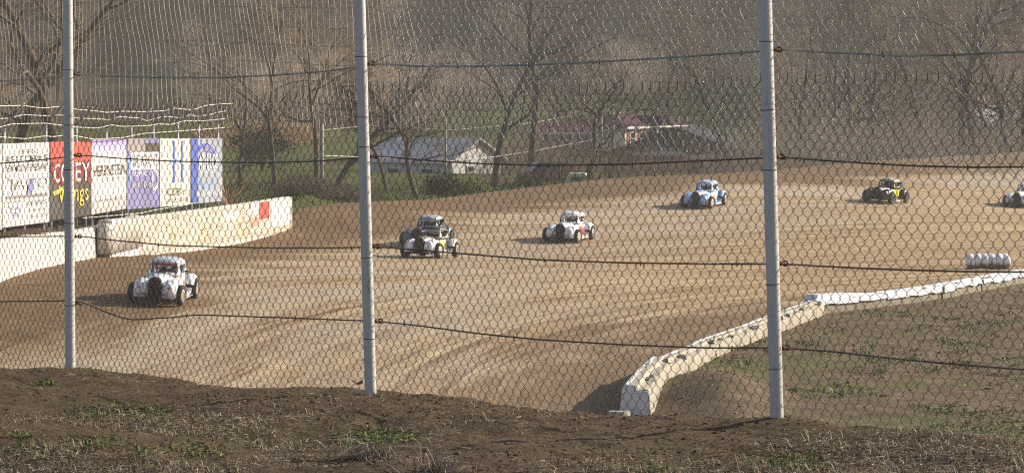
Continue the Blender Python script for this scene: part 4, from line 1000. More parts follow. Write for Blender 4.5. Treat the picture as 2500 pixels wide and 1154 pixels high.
# ------------------------------------------------------------------ race cars (small 1930s style coupes)
M_tyre = simple("race_tyre_rubber", (0.030, 0.028, 0.027), 0.8, var=0.3, scale=8, dirt=(0.13, 0.095, 0.06, 0.6))
M_rimd = simple("dusty_rim", (0.45, 0.42, 0.38), 0.4, 0.5, dirt=(0.25, 0.19, 0.13, 0.7)); M_rimb = simple("black_rim", (0.04, 0.04, 0.045), 0.4, 0.3, dirt=(0.20, 0.15, 0.10, 0.6))
M_frame = simple("black_tube_frame", (0.035, 0.033, 0.035), 0.45, 0.3, dirt=(0.10, 0.08, 0.055, 0.7)); M_engine = simple("engine_metal", (0.10, 0.09, 0.085), 0.5, 0.4, var=0.5, scale=12)
M_grille = simple("dark_grille_mesh", (0.028, 0.026, 0.027), 0.6, 0.2); M_seat = simple("black_seat", (0.03, 0.03, 0.035), 0.7)
def paint(name, col, accent=None, rough=0.28, zone=(-0.55, 0.45, 0.28, 0.72), dirtk=0.6):
    m, nt, b = new_mat(name); g = G(nt); v = g.coord(); s = g.sep(v)
    c = g.mix(0.0, col, col)
    if accent:
        wob = g.math('MULTIPLY', g.math('SUBTRACT', g.noise(v, 3.0, 3, 0.6), 0.5), 0.5)
        inx = g.math('MULTIPLY', g.math('GREATER_THAN', g.math('ADD', s[0], wob), zone[0]), g.math('LESS_THAN', g.math('ADD', s[0], wob), zone[1]))
        inz = g.math('MULTIPLY', g.math('GREATER_THAN', s[2], zone[2]), g.math('LESS_THAN', g.math('ADD', s[2], wob), zone[3]))
        sd = g.math('GREATER_THAN', g.math('ABSOLUTE', s[1]), 0.30)
        c = g.mix(g.math('MULTIPLY', g.math('MULTIPLY', inx, inz), sd), c, accent)
    dz = g.math('ADD', g.math('MULTIPLY', s[2], -1.1), g.math('MULTIPLY', g.noise(v, 5, 6, 0.7), 1.25))
    c = g.mix(g.ramp(dz, [(0.22, 0.0), (0.55, dirtk)]), c, (0.30, 0.22, 0.14))
    nt.links.new(c, b.inputs["Base Color"])
    nt.links.new(g.ramp(g.noise(v, 8, 4), [(0.3, rough), (0.7, rough + 0.25)]), b.inputs["Roughness"]); b.inputs["Coat Weight"].default_value = 0.25; b.inputs["Coat Roughness"].default_value = 0.2
    return m
def sup(w, h, n, e, z0, flat_bottom=True):
    """closed section in y,z: superellipse upper part"""
    r = []
    for k in range(n):
        a = 2 * math.pi * k / n; c, s = math.cos(a), math.sin(a)
        y = w * abs(c) ** (2 / e) * (1 if c > 0 else -1); z = abs(s) ** (2 / e)
        z = z0 + h * z if s > 0 else z0 - 0.02 * z
        r.append((y, z))
    return r
def arc_shell(mb, cx, cz, Rr, a0, a1, y0, y1, crown=0.05, n=18, m=8, th=0.012, flare=0.0, front_in=0.0):
    """wheel-arch fender: strip around (cx,cz), a in degrees from the front (+x) over the top"""
    outer = []; inner = []
    for i in range(n + 1):
        t = i / n; a = R(a0 + (a1 - a0) * t); r_ = Rr * (1 + 0.10 * math.sin(t * math.pi) * 0.3); row = []; row2 = []
        yy0 = y0 - front_in * max(0, 1 - t * 2.2)
        for j in range(m + 1):
            s = j / m; y = yy0 + (y1 - yy0) * s; q = 2 * s - 1
            dr = -crown * abs(q) ** 2.6 * (1.0 + (0.8 if q > 0 else 0.1)) + flare * max(0, q - .5)
            rr = r_ + dr
            row.append((cx + rr * math.cos(a), y, cz + rr * math.sin(a))); row2.append((cx + (rr - th) * math.cos(a), y, cz + (rr - th) * math.sin(a)))
        outer.append(row + row2[::-1])
    mb.loft(outer)
def make_car(name, label, body, fend, roofm, rim, accents=(), visor=None, sticker=None):
    t = thing(name, label, "race car", (0, 0, 0), 0, "old style coupe race cars on the dirt track")
    # lower body shell
    secs = [(0.62, .36, .26, .40, 3.0), (0.40, .40, .24, .47, 3.2), (0.18, .455, .22, .53, 3.6), (-.1, .475, .20, .55, 4), (-.5, .48, .20, .55, 4), (-.85, .465, .22, .53, 3.6), (-1.10, .43, .25, .46, 3.0), (-1.32, .37, .28, .34, 2.6), (-1.46, .28, .32, .20, 2.2)]
    mb = MB(); mb.loft([[(x, y, z) for y, z in sup(w_, h_, 26, e, z0)] for x, w_, z0, h_, e in secs]); smooth_by_angle(mb.build("body", body, t))
    # hood top, narrowing to the grille
    secs = [(1.27, .115, .52, .20, 2.4), (1.22, .15, .50, .235, 2.4), (1.0, .21, .50, .25, 2.5), (.80, .27, .50, .262, 2.7), (.60, .335, .50, .268, 3.0), (.52, .36, .50, .268, 3.0)]
    mb = MB(); mb.loft([[(x, y, z) for y, z in sup(w_, h_, 20, e, z0 + .02)] for x, w_, z0, h_, e in secs]); smooth_by_angle(mb.build("hood", body, t))
    # grille shell
    mb = MB(); out = []
    shp = [(-.06, .20), (-.13, .36), (-.175, .55), (-.17, .68), (-.11, .755), (0, .78), (.11, .755), (.17, .68), (.175, .55), (.13, .36), (.06, .20)]
    mb.loft([[(1.22, y, z) for y, z in shp], [(1.34 - 0.0, y * 1.0, z) for y, z in shp], [(1.36, y * .86, .02 + z * .96) for y, z in shp]]); smooth_by_angle(mb.build("grille_shell", M_grille, t))
    mb = MB()
    for k in range(7):
        y = (k - 3) * 0.036; mb.box((1.368, y, .50), (.012, .008, .42 - abs(y) * 1.2))
    mb.build("grille_bars", M_frame, t)
    # engine and chassis
    mb = MB(); mb.box((.92, 0, .40), (.56, .40, .24)); mb.box((.86, 0, .53), (.40, .26, .10)); mb.tube([(1.0, -.24, .48), (.9, -.30, .40), (.6, -.33, .30)], .028, 6); mb.tube([(1.0, .24, .48), (.9, .30, .40), (.6, .33, .30)], .028, 6); mb.build("engine", M_engine, t)
    mb = MB(); mb.box((.05, 0, .19), (2.5, .62, .08)); mb.tube([(.98, -.58, .28), (.98, .58, .28)], .035, 8); mb.tube([(-.87, -.58, .28), (-.87, .58, .28)], .045, 8)
    for s in (-1, 1): mb.tube([(1.30, .18 * s, .24), (.98, .45 * s, .30), (.70, .40 * s, .24)], .02, 6)
    mb.build("chassis", M_frame, t)
    # cab
    N = 44
    def ring(z, wx, xf, xb, e=4.0):
        r_ = []
        for k in range(N):
            a = 2 * math.pi * k / N; c, s = math.cos(a), math.sin(a)
            x = (xf + xb) / 2 + (xf - xb) / 2 * abs(c) ** (2 / e) * (1 if c > 0 else -1); y = wx * abs(s) ** (2 / e) * (1 if s > 0 else -1)
            r_.append((x, y, z))
        return r_
    lev = [(.72, .465, .30, -1.0), (.775, .455, .27, -.96), (.885, .440, .225, -.90), (1.00, .425, .18, -.86), (1.025, .420, .175, -.85), (1.085, .40, .20, -.82), (1.125, .35, .165, -.76), (1.152, .26, .10, -.66), (1.165, .12, -.04, -.48)]
    rings = [ring(z, w_, xf, xb, 4.6 if z < 1.1 else 3.2) for z, w_, xf, xb in lev]
    n = N; q = []
    for i in range(len(rings) - 1):
        for j in range(N):
            a = (j + .5) / N * 360; a = a if a <= 180 else 360 - a
            xm = sum(rings[i][jj % N][0] for jj in (j, j + 1)) / 2; ym = abs(sum(rings[i][jj % N][1] for jj in (j, j + 1)) / 2)
            win = False
            if i in (1, 2):
                if xm > 0.12 and ym < 0.375: win = True
                if ym > 0.40 and (-0.46 < xm < 0.10 or -.74 < xm < -.56): win = True
                if xm < -0.75 and ym < 0.22: win = True
            if not win: q.append([i * n + j, i * n + (j + 1) % N, (i + 1) * n + (j + 1) % N, (i + 1) * n + j])
    V = [p for r_ in rings for p in r_] + [(-.2, 0, 1.168)]
    tri = [[(len(rings) - 1) * n + j, (len(rings) - 1) * n + (j + 1) % N, len(V) - 1] for j in range(N)]
    # lower part in body colour, roof its own part
    split = 4
    ql = [f for f in q if f[0] < split * n]; qr = [f for f in q if f[0] >= split * n]
    cab = mesh_np("cab", V, np.array(ql), body, t); sol = cab.modifiers.new("s", 'SOLIDIFY'); sol.thickness = 0.03; sol.offset = -1; smooth_by_angle(cab, 50)
    rf = mesh_np("roof", V, [np.array(qr), np.array(tri)], roofm, t); sol = rf.modifiers.new("s", 'SOLIDIFY'); sol.thickness = 0.025; sol.offset = -1; smooth_by_angle(rf, 60)
    if visor: mb = MB(); mb.loft([[(x, y, z) for y in ()] for x in ()]) if False else mb.box((.205, 0, 1.0), (.03, .72, .05)); mb.build("windscreen_banner", visor, t)
    # roll cage, seat, wheel
    mb = MB()
    for s in (-1, 1):
        mb.tube([(.22, .34 * s, .70), (.13, .33 * s, 1.04), (-.45, .33 * s, 1.08), (-.52, .36 * s, .5)], .018, 6)
    mb.tube([(.13, -.33, 1.04), (.13, .33, 1.04)], .016, 6); mb.tube([(-.45, -.33, 1.08), (-.45, .33, 1.08)], .016, 6); mb.tube([(-.50, -.36, .8), (-.47, .36, 1.05)], .016, 6)
    mb.build("roll_cage", M_frame, t)
    mb = MB(); mb.box((-.52, .05, .62), (.10, .40, .62), ry=-.12); mb.box((-.30, .05, .40), (.40, .42, .10)); mb.build("seat", M_seat, t)
    # fenders
    for s in (-1, 1):
        mb = MB(); y0, y1 = (.20, .60) if s > 0 else (-.20, -.60)
        arc_shell(mb, .98, .30, .39, -14, 150, y0, y1, .06, 20, 10, front_in=0.03 * s); smooth_by_angle(mb.build("front_fender", fend, t), 60)
        # forward face of the pod
        rr = []
        for k, (sc, x) in enumerate(((1.0, 1.27), (.98, 1.345), (.86, 1.40), (.62, 1.432), (.3, 1.445))):
            rr.append([(x - .02 + 0.0, s * (.385 + .175 * sc * math.cos(a)), .445 + .205 * sc * math.sin(a) * (1.0 if math.sin(a) > 0 else 1.0)) for a in np.linspace(0, 2 * math.pi, 21)[:-1]])
        mb = MB(); mb.loft(rr if s < 0 else rr); pod = mb.build("fender_nose", fend, t); smooth_by_angle(pod, 70)
        if sticker:
            mb = MB(); mb.lathe([(0.0, 0), (.03, 0), (.03, .01), (0, .01)], 'x', (1.425, s * .40, .50), 14); mb.build("sticker", sticker, t)
        mb = MB(); y0, y1 = (.42, .70) if s > 0 else (-.42, -.70)
        arc_shell(mb, -.87, .30, .385, 20, 185, y0, y1, .05, 20, 8); smooth_by_angle(mb.build("rear_fender", fend, t), 60)
        mb = MB(); mb.loft([[(x, s * .47, z0), (x, s * .66, z0 - .01), (x, s * .66, z0 - .05), (x, s * .47, z0 - .04)] for x, z0 in ((.64, .42), (.58, .27), (.45, .215), (-.3, .215), (-.47, .26), (-.52, .34))]); mb.build("running_board", fend, t)
        mb = MB(); mb.tube([(.55, s * .60, .15), (.50, s * .70, .15), (-.42, s * .70, .15), (-.47, s * .60, .15)], .021, 6); mb.build("side_bar", M_rimd, t)
    # bumpers
    mb = MB(); mb.tube([(1.30, -.52, .20), (1.50, -.46, .22), (1.55, 0, .22), (1.50, .46, .22), (1.30, .52, .20)], .02, 8); mb.tube([(1.30, -.34, .33), (1.50, -.30, .33), (1.53, 0, .33), (1.50, .30, .33), (1.30, .34, .33)], .016, 8)
    for s in (-1, 1): mb.tube([(1.52, .2 * s, .21), (1.52, .2 * s, .34)], .015, 6); mb.tube([(1.52, .2 * s, .25), (1.2, .18 * s, .25)], .018, 6)
    mb.build("front_bumper", M_frame, t)
    mb = MB(); mb.tube([(-1.30, -.50, .24), (-1.56, -.42, .26), (-1.60, 0, .26), (-1.56, .42, .26), (-1.30, .50, .24)], .02, 8); mb.tube([(-1.58, -.2, .26), (-1.35, -.2, .26)], .018, 6); mb.tube([(-1.58, .2, .26), (-1.35, .2, .26)], .018, 6); mb.build("rear_bumper", M_frame, t)
    mb = MB(); mb.tube([(.16, .47, .80), (.20, .60, .84)], .010, 5); mb.box((.19, .63, .86), (.03, .10, .06)); mb.build("mirror", M_frame, t)
    for ax in (.98, -.87):
        for s in (-1, 1):
            wdt = .095; yc = s * (.655 if ax > 0 else .665)
            prof = [(.165, -wdt * .8), (.20, -wdt), (.255, -wdt * .98), (.280, -wdt * .72), (.287, 0), (.280, wdt * .72), (.255, wdt * .98), (.20, wdt), (.165, wdt * .8)]
            mb = MB(); mb.lathe(prof, 'y', (0, 0, 0), 28); wh = mb.build("wheel", M_tyre, t); smooth_by_angle(wh, 40); wh.location = (ax, yc, .285)
            if ax > 0: wh.rotation_euler = (0, 0, R(-7))
            mb = MB(); mb.lathe([(.168, wdt * .86 * s), (.16, wdt * .90 * s), (.145, wdt * .45 * s), (.06, wdt * .35 * s), (.05, wdt * .75 * s), (0.0, wdt * .78 * s)], 'y', (0, 0, 0), 20); r1 = mb.build("rim", rim, wh); smooth_by_angle(r1, 40)
            mb = MB()
            for k in range(6):
                a = k * math.pi / 3; mb.box((.105 * math.cos(a), s * wdt * .42, .105 * math.sin(a)), (.05, .02, .03), ry=-a)
            mb.build("rim_slots", M_frame, wh)
    for (nm, mat_, x0, x1, z0, z1) in accents:
        for s in (-1, 1):
            mb = MB(); y = .488 * s
            mb.box(((x0 + x1) / 2, y, (z0 + z1) / 2), (x1 - x0, .012, z1 - z0)); mb.build(nm, mat_, t)
    return t
W = (0.80, 0.80, 0.83)
pt_white = paint("white_car_paint", W, (0.62, 0.50, 0.48)); pt_fw = paint("white_fender_paint", (0.78, 0.80, 0.86), dirtk=0.35); pt_roofg = paint("silver_roof_paint", (0.55, 0.58, 0.62), dirtk=0.2)
pt_dark = paint("charcoal_car_paint", (0.06, 0.065, 0.075), (0.55, 0.50, 0.38), zone=(-.5, .5, .3, .5)); pt_cream = paint("pale_car_paint", (0.36, 0.34, 0.30), (0.05, 0.05, 0.06), zone=(-.9, .1, .28, .6)); pt_navy = paint("dark_blue_paint", (0.06, 0.12, 0.19), dirtk=0.5)
pt_wr = paint("white_and_red_paint", W, (0.75, 0.06, 0.03), zone=(-.45, .95, .20, .60)); pt_lb = paint("light_blue_paint", (0.33, 0.52, 0.80), dirtk=0.35); pt_lb2 = paint("light_blue_body_paint", (0.50, 0.66, 0.84), (0.85, 0.28, 0.06), zone=(-.1, .95, .28, .56))
pt_bk = paint("black_car_paint", (0.035, 0.03, 0.03)); pt_bkroof = paint("grey_roof_paint", (0.42, 0.39, 0.35), dirtk=0.3); pt_w2 = paint("clean_white_paint", (0.78, 0.80, 0.85), dirtk=0.35)
M_redst = simple("red_sticker", (0.75, 0.03, 0.03), 0.5); M_orst = simple("orange_red_sticker", (0.80, 0.10, 0.04), 0.5); M_blst = simple("blue_sticker", (0.05, 0.15, 0.6), 0.5); M_yelp = simple("yellow_panel", (0.80, 0.66, 0.03), 0.5, dirt=(0.2, 0.15, 0.05, 0.3)); M_gold = simple("gold_panel", (0.72, 0.55, 0.15), 0.5, dirt=(0.4, 0.3, 0.2, 0.5)); M_maroonb = simple("maroon_banner", (0.22, 0.03, 0.06), 0.5)
M_orange = simple("orange_flame", (0.85, 0.28, 0.05), 0.5); M_bann = simple("pale_blue_banner", (0.35, 0.45, 0.6), 0.5)
cars = [
 (make_car("race_car", "nearest white race car with silver roof and a red dot on its fender", pt_white, pt_fw, pt_roofg, M_rimd, (), M_maroonb, M_redst), 400, 733, 12, None),
 (make_car("race_car", "dark roofed race car with white front fenders and a gold door patch", pt_cream, pt_fw, pt_dark, M_rimd, (("door_patch", M_gold, -.10, .40, .28, .62),), M_bann, None), 1052, 628, 20, None),
 (make_car("race_car", "dark blue race car almost hidden behind the one with white front fenders", pt_dark, pt_navy, paint("silver_grey_roof", (0.45, 0.48, 0.50), dirtk=0.2), M_rimb, (), M_bann, None), 1044, 598, 19, None),
 (make_car("race_car", "white coupe race car with red door and orange red fender stickers in mid track", pt_wr, pt_fw, pt_w2, M_rimd, (), None, M_orst), 1390, 587, 18, None),
 (make_car("race_car", "light blue race car with orange flames just left of the right post", pt_lb2, pt_lb, pt_lb2, M_rimd, (("flame_patch", M_orange, .05, .35, .32, .50),), None, None), 1720, 503, 19, None),
 (make_car("race_car", "black race car with a bright yellow door panel", pt_bk, pt_bk, pt_bkroof, M_rimb, (("door_panel", M_yelp, -.35, .35, .35, .66),), None, None), 2163, 494, 21, None),
 (make_car("race_car", "white race car cut off by the right edge of the picture", pt_w2, pt_w2, pt_w2, M_rimd, (), None, M_blst), 2500, 503, 18, None)]
for (o, px, py, th, _) in cars:
    p = hit(px, py); bear = math.atan2(p[0], p[1]); ang = -math.pi / 2 - (-bear) - 0
    # heading: straight at the camera, then turned so its left flank shows
    hx, hy = -p[0], -p[1]; base = math.atan2(hy, hx); rz = base - R(th)
    fwd = np.array([math.cos(rz), math.sin(rz)]); sd = np.array([-fwd[1], fwd[0]])
    zf = float(ground_z(p[0] + fwd[0] * .95, p[1] + fwd[1] * .95)); zb = float(ground_z(p[0] - fwd[0] * .95, p[1] - fwd[1] * .95)); zl = float(ground_z(p[0] + sd[0] * .65, p[1] + sd[1] * .65)); zr = float(ground_z(p[0] - sd[0] * .65, p[1] - sd[1] * .65))
    o.location = (p[0], p[1], (zf + zb + zl + zr) / 4 + 0.004); k_ = 0.90 if px < 500 else 0.93; o.scale = (k_, k_, k_)
    o.rotation_euler = Matrix(((fwd[0], sd[0], 0), (fwd[1], sd[1], 0), (0, 0, 1))).to_euler()
    M = o.rotation_euler.to_matrix() @ Matrix.Rotation(-math.atan2(zf - zb, 1.9), 3, 'Y') @ Matrix.Rotation(math.atan2(zl - zr, 1.3), 3, 'X'); o.rotation_euler = M.to_euler()
# ------------------------------------------------------------------ drivers: one continuous suited body, helmet as its child
def make_driver():
    V = [(-.36, 0, .44), (-.40, 0, .58), (-.43, 0, .74), (-.42, 0, .82), (-.41, 0, .86), (-.42, .17, .78), (-.25, .24, .62), (-.02, .12, .70), (-.42, -.17, .78), (-.25, -.24, .62), (-.02, -.12, .70),
         (-.30, .09, .44), (.05, .13, .52), (.34, .12, .36), (-.30, -.09, .44), (.05, -.13, .52), (.34, -.12, .36), (.03, .11, .73), (.03, -.11, .73)]
    E = [(0, 1), (1, 2), (2, 3), (3, 4), (2, 5), (5, 6), (6, 7), (7, 17), (2, 8), (8, 9), (9, 10), (10, 18), (0, 11), (11, 12), (12, 13), (0, 14), (14, 15), (15, 16)]
    rad = [.13, .14, .15, .07, .06, .075, .05, .04, .075, .05, .04, .09, .075, .05, .09, .075, .05, .035, .035]
    me = bpy.data.meshes.new("person"); me.from_pydata(V, E, []); o = bpy.data.objects.new("person", me); C.objects.link(o)
    sk = o.modifiers.new("skin", 'SKIN'); sk.use_smooth_shade = True
    for i, r_ in enumerate(rad): me.skin_vertices[0].data[i].radius = (r_, r_)
    me.skin_vertices[0].data[0].use_root = True
    o.modifiers.new("sub", 'SUBSURF').levels = 1; o.modifiers["sub"].render_levels = 1; me.materials.append(M_suit)
    mb = MB(); rr = []
    for k in range(9):
        a = -math.pi / 2 * .8 + (math.pi / 2 * 1.8) * k / 8; rr.append([(-.40 + .145 * math.cos(a) * math.cos(b_), .125 * math.cos(a) * math.sin(b_), .935 + .14 * math.sin(a)) for b_ in np.linspace(0, 2 * math.pi, 17)[:-1]])
    mb.loft(rr); h = mb.build("helmet", M_helm, o); smooth_by_angle(h, 60)
    mb = MB(); mb.loft([[(-.40 + .150 * math.cos(b_), .130 * math.sin(b_), z) for b_ in np.linspace(-1.1, 1.1, 12)] + [(-.40 + .140 * math.cos(b_), .120 * math.sin(b_), z) for b_ in np.linspace(1.1, -1.1, 12)] for z in (.915, .965)]); mb.build("visor", M_grille, h)
    return o
M_suit = simple("race_suit", (0.10, 0.09, 0.10), 0.8, var=0.4, scale=6); M_helm = simple("helmet_shell", (0.60, 0.58, 0.56), 0.3)
d0 = make_driver()
dl = ["helmeted driver sitting in the nearest white coupe", "helmeted driver sitting in the car with white fenders beside the middle post", "helmeted driver sitting in the hidden dark blue car", "helmeted driver sitting in the white and red coupe", "helmeted driver sitting in the light blue car", "helmeted driver sitting in the black car with yellow door", "helmeted driver sitting in the white car at the right edge"]
for i, (cr, *_) in enumerate(cars):
    d = d0 if i == 0 else copy_tree(d0)
    d.location = cr.location + Vector((0, 0, 0.02)); d.rotation_euler = cr.rotation_euler; d.scale = cr.scale; tag(d, dl[i], "person", "drivers in the race cars")
# ------------------------------------------------------------------ trees
def gzf(x, y): return float(ground_z(np.array(float(x)), np.array(float(y))))
def tree_geo(seed, H=12.0, r0=0.22, fork=0.35, spread=0.9, levels=4, limbs=11, dens=1.25, lean=(0, 0), crooked=0.16, fine=True, up=0.35):
    """returns (trunk MB, crown MB) for a bare winter tree standing at the origin"""
    rg = random.Random(seed); TR = MB(); CR = MB(); tw0 = []; 
    def branch(p, d, L, r, lev):
        nseg = {0: 9, 1: 7, 2: 5, 3: 4}.get(lev, 3)
        pts = [p]; rad = [r]; dd = d.normalized(); q = p.copy()
        for i in range(nseg):
            j = crooked * (1.0 + lev * 0.35)
            dd = (dd + Vector((rg.gauss(0, j), rg.gauss(0, j), rg.gauss(0, j * 0.7) + up * 0.10 * (lev > 0)))).normalized()
            q = q + dd * (L / nseg); pts.append(q.copy()); rad.append(r * (1 - 0.72 * (i + 1) / nseg))
        if lev <= 1: TR.tube([tuple(v) for v in pts], rad, 7 if lev == 0 else 5, cap=False)
        elif lev == 2: CR.tube([tuple(v) for v in pts], rad, 4, cap=False)
        else: tw0.append(([tuple(v) for v in pts], rad))
        if lev >= levels: return
        nch = {0: limbs, 1: int(7 * dens), 2: int(6.5 * dens), 3: int(4.5 * dens)}.get(lev, 4)
        s0 = fork if lev == 0 else 0.15
        for c in range(nch):
            t = s0 + (1 - s0) * (c + rg.random()) / nch; t = min(t, 0.999); k = min(int(t * nseg), nseg - 1); f = t * nseg - k
            pp = pts[k].lerp(pts[k + 1], f); pr = rad[k] + (rad[k + 1] - rad[k]) * f; tang = (pts[k + 1] - pts[k]).normalized()
            az = rg.uniform(0, 2 * math.pi); perp = tang.orthogonal().normalized(); perp = Matrix.Rotation(az, 3, tang) @ perp
            ang = rg.uniform(0.5, 1.05) * (spread if lev == 0 else 0.85)
            nd = tang * math.cos(ang) + perp * math.sin(ang)
            if lev == 0: nd.z = max(nd.z, 0.12)
            cl = L * (rg.uniform(0.42, 0.68) if lev == 0 else rg.uniform(0.38, 0.62)) * (1.15 - 0.55 * t)
            branch(pp, nd, cl, max(pr * rg.uniform(0.45, 0.7), 0.006), lev + 1)
    branch(Vector((0, 0, -0.3)), Vector((lean[0], lean[1], 1)), H, r0, 0)
    # twigs as thin three sided prisms
    if tw0:
        by = {}
        for p_, r_ in tw0: by.setdefault(len(p_), []).append((p_, r_))
        for k, lst in by.items():
            pts = np.array([a for a, b in lst]); rr = np.maximum(np.array([b for a, b in lst]), 0.0045)
            V, q = multi_tube(pts, rr, 3); CR.add(V, q)
    return TR, CR
def mat_bark(name, lo, hi):
    m, nt, b = new_mat(name); g = G(nt); v = g.coord()
    c = g.ramp(g.noise(g.mapping(v, (3, 3, 0.8)), 2.0, 5, 0.7), [(0.3, lo), (0.7, hi)])
    oi = g.n("ShaderNodeObjectInfo"); k = g.math('ADD', g.math('MULTIPLY', oi.outputs["Random"], 0.6), 0.7)
    mm = g.n("ShaderNodeVectorMath", operation='SCALE'); nt.links.new(c, mm.inputs[0]); nt.links.new(k, mm.inputs["Scale"])
    nt.links.new(mm.outputs[0], b.inputs["Base Color"]); b.inputs["Roughness"].default_value = 0.95; b.inputs["Specular IOR Level"].default_value = 0.1; return m
M_bark = mat_bark("bark", (0.075, 0.058, 0.045), (0.16, 0.125, 0.10)); M_twig = mat_bark("twig_bark", (0.20, 0.155, 0.115), (0.40, 0.32, 0.24)); M_twigd = mat_bark("dark_twig_bark", (0.10, 0.075, 0.06), (0.19, 0.15, 0.12))
protos = []
specs = [dict(H=13, r0=.19, fork=.30, spread=1.0), dict(H=15, r0=.20, fork=.35, spread=.8), dict(H=11, r0=.17, fork=.22, spread=.9, crooked=.2), dict(H=16, r0=.18, fork=.45, spread=.65),
         dict(H=9, r0=.12, fork=.12, spread=.7, limbs=11), dict(H=14, r0=.22, fork=.25, spread=1.15, limbs=8), dict(H=12, r0=.15, fork=.3, spread=.55, crooked=.12)]
for i, sp in enumerate(specs):
    TR, CR = tree_geo(100 + i, **sp); protos.append((TR, CR))
meshes = []
for i, (TR, CR) in enumerate(protos):
    a = TR.build("trunk", M_bark, None, True, link=False); b_ = CR.build("crown", M_twig if i % 3 else M_twigd, None, True, link=False)
    a.name = "trunk"; b_.name = "crown"; meshes.append((a, b_))
def put_tree(k, x, y, s, rz, label, cat="tree", group=None, z=None, geo=None, mats=None):
    t = thing("bare_tree", label, cat, (x, y, (gzf(x, y) if z is None else z)), rz, group); t.scale = (s, s, s)
    ma, mb_ = meshes[k] if geo is None else geo
    for nm, me in (("trunk", ma), ("crown", mb_)):
        o = bpy.data.objects.new(nm, me); C.objects.link(o); o.parent = t
    return t
def own_tree(seed, **sp):
    mt = sp.pop("mat", M_twig); TR, CR = tree_geo(seed, **sp); return TR.build("trunk", M_bark, None, True, link=False), CR.build("crown", mt, None, True, link=False)
def at_px(px, d): return (px - 1250) / F * d, d
# the trees one can pick out, with their column and distance
hero = [
 (112, 140, own_tree(201, H=13, r0=.36, fork=.30, spread=1.25, limbs=7, crooked=.22, mat=M_twigd), 1.0, 0.4, "big dark crooked tree with spreading limbs behind the left post"),
 (-20, 150, own_tree(202, H=13, r0=.34, fork=.25, spread=1.3, limbs=8), 1.0, 2.0, "tree whose long limb reaches in from the left edge"),
 (585, 158, own_tree(203, H=7, r0=.12, fork=.15, spread=1.1, limbs=10), 1.0, 1.0, "low spreading leafless tree just right of the billboards"),
 (672, 152, own_tree(204, H=9, r0=.14, fork=.28, spread=1.0, limbs=9, mat=M_twigd), 1.0, 0.2, "thin dark tree above the far end of the poster wall"),
 (772, 148, own_tree(205, H=10, r0=.15, fork=.30, spread=1.1, lean=(.05, 0)), 1.0, 2.2, "straight trunked tree left of the middle post, by a pole"),
 (825, 160, own_tree(206, H=9, r0=.20, fork=.2, spread=1.2, lean=(-.2, 0), mat=M_twigd), 1.0, 4.0, "leaning dark tree just left of the middle post"),
 (948, 165, own_tree(207, H=10, r0=.12, fork=.3, spread=.8), 1.0, 0.6, "slim tree in front of the left end of the pale metal house"),
 (1022, 158, own_tree(208, H=8, r0=.16, fork=.22, spread=1.0, lean=(.18, 0), crooked=.24, mat=M_twigd), 1.0, 1.7, "crooked dark tree with curved limbs before the pale metal house"),
 (1205, 172, own_tree(209, H=12, r0=.20, fork=.28, spread=1.0, lean=(-.08, 0), mat=M_twigd), 1.0, 3.1, "thick dark trunk left of its tall twin, right of the pale house"),
 (1290, 176, own_tree(210, H=17, r0=.24, fork=.42, spread=.95, lean=(.02, 0), mat=M_twigd), 1.0, 5.0, "tallest tree in the centre, reaching past the top of the picture"),
 (1436, 160, own_tree(211, H=8, r0=.17, fork=.30, spread=1.25, limbs=8, crooked=.22, mat=M_twigd), 1.0, 0.9, "dark forked tree in front of the maroon roofed house"),
 (1830, 178, own_tree(212, H=13, r0=.14, fork=.15, spread=.8, lean=(-.35, 0)), 1.0, 0.9, "slender tree leaning left just beside the right post"),
 (2085, 205, own_tree(213, H=15, r0=.18, fork=.35, spread=1.0, mat=M_twigd), 1.0, 2.7, "tall tree with a curved dark trunk right of the right post"),
 (2338, 182, own_tree(214, H=14, r0=.24, fork=.35, spread=1.1, mat=M_twigd), 1.0, 2.3, "thick trunked tree beside the gravel drive"),
 (2420, 190, own_tree(215, H=12, r0=.16, fork=.3, spread=.9), 1.0, 1.3, "slim tree before the pale blue house at the right"),
 (2478, 186, own_tree(216, H=12, r0=.18, fork=.25, spread=1.1, lean=(-.25, 0), mat=M_twigd), 1.0, 1.3, "dark tree leaning left at the right edge"),
 (1612, 250, own_tree(217, H=16, r0=.24, fork=.4, spread=.7, mat=M_twigd), 1.0, 0.3, "dark upright tree on the lawn above the barn"),
 (1955, 186, own_tree(218, H=12, r0=.12, fork=.2, spread=.7), 1.0, 0.3, "light slender tree standing just right of the right post"),
]
for px, d, geo, s, rz, lab in hero:
    x, y = at_px(px, d); put_tree(0, x, y, s, rz, lab, geo=geo)
# woods standing on the valley side, each its own
rg = random.Random(5); placed = 0
def open_view(px, py):   # lawns, houses and other gaps in the woods
    for x0, x1, y0, y1 in ((545, 1080, 300, 500), (940, 1240, 320, 480), (1360, 1560, 250, 470), (1480, 1870, 250, 480), (1600, 1780, 120, 330), (190, 500, 190, 345), (0, 545, 330, 600), (780, 880, 80, 125), (380, 540, 140, 175), (1100, 1420, 270, 330), (2360, 2460, 260, 360)):
        if x0 < px < x1 and y0 < py < y1: return True
    return False
tries = 0
while placed < 280 and tries < 9000:
    tries += 1
    d = 178 + 250 * rg.random() ** 0.9; px = rg.uniform(-150, 2650); x, y = at_px(px, d); z = gzf(x, y); py = HY + F * (CZ - z) / d
    if open_view(px, py): continue
    if px > 1250 and px < 1750 and d < 240: continue
    if px < 1250 and d < 235: continue
    if 800 < px < 872 and d > 225: continue
    k = rg.randrange(len(meshes)); s = rg.uniform(0.75, 1.15)
    put_tree(k, x, y, s, rg.uniform(0, 6.28), "one of the many bare winter trees that cover the valley side", group="bare trees of the valley woods"); placed += 1
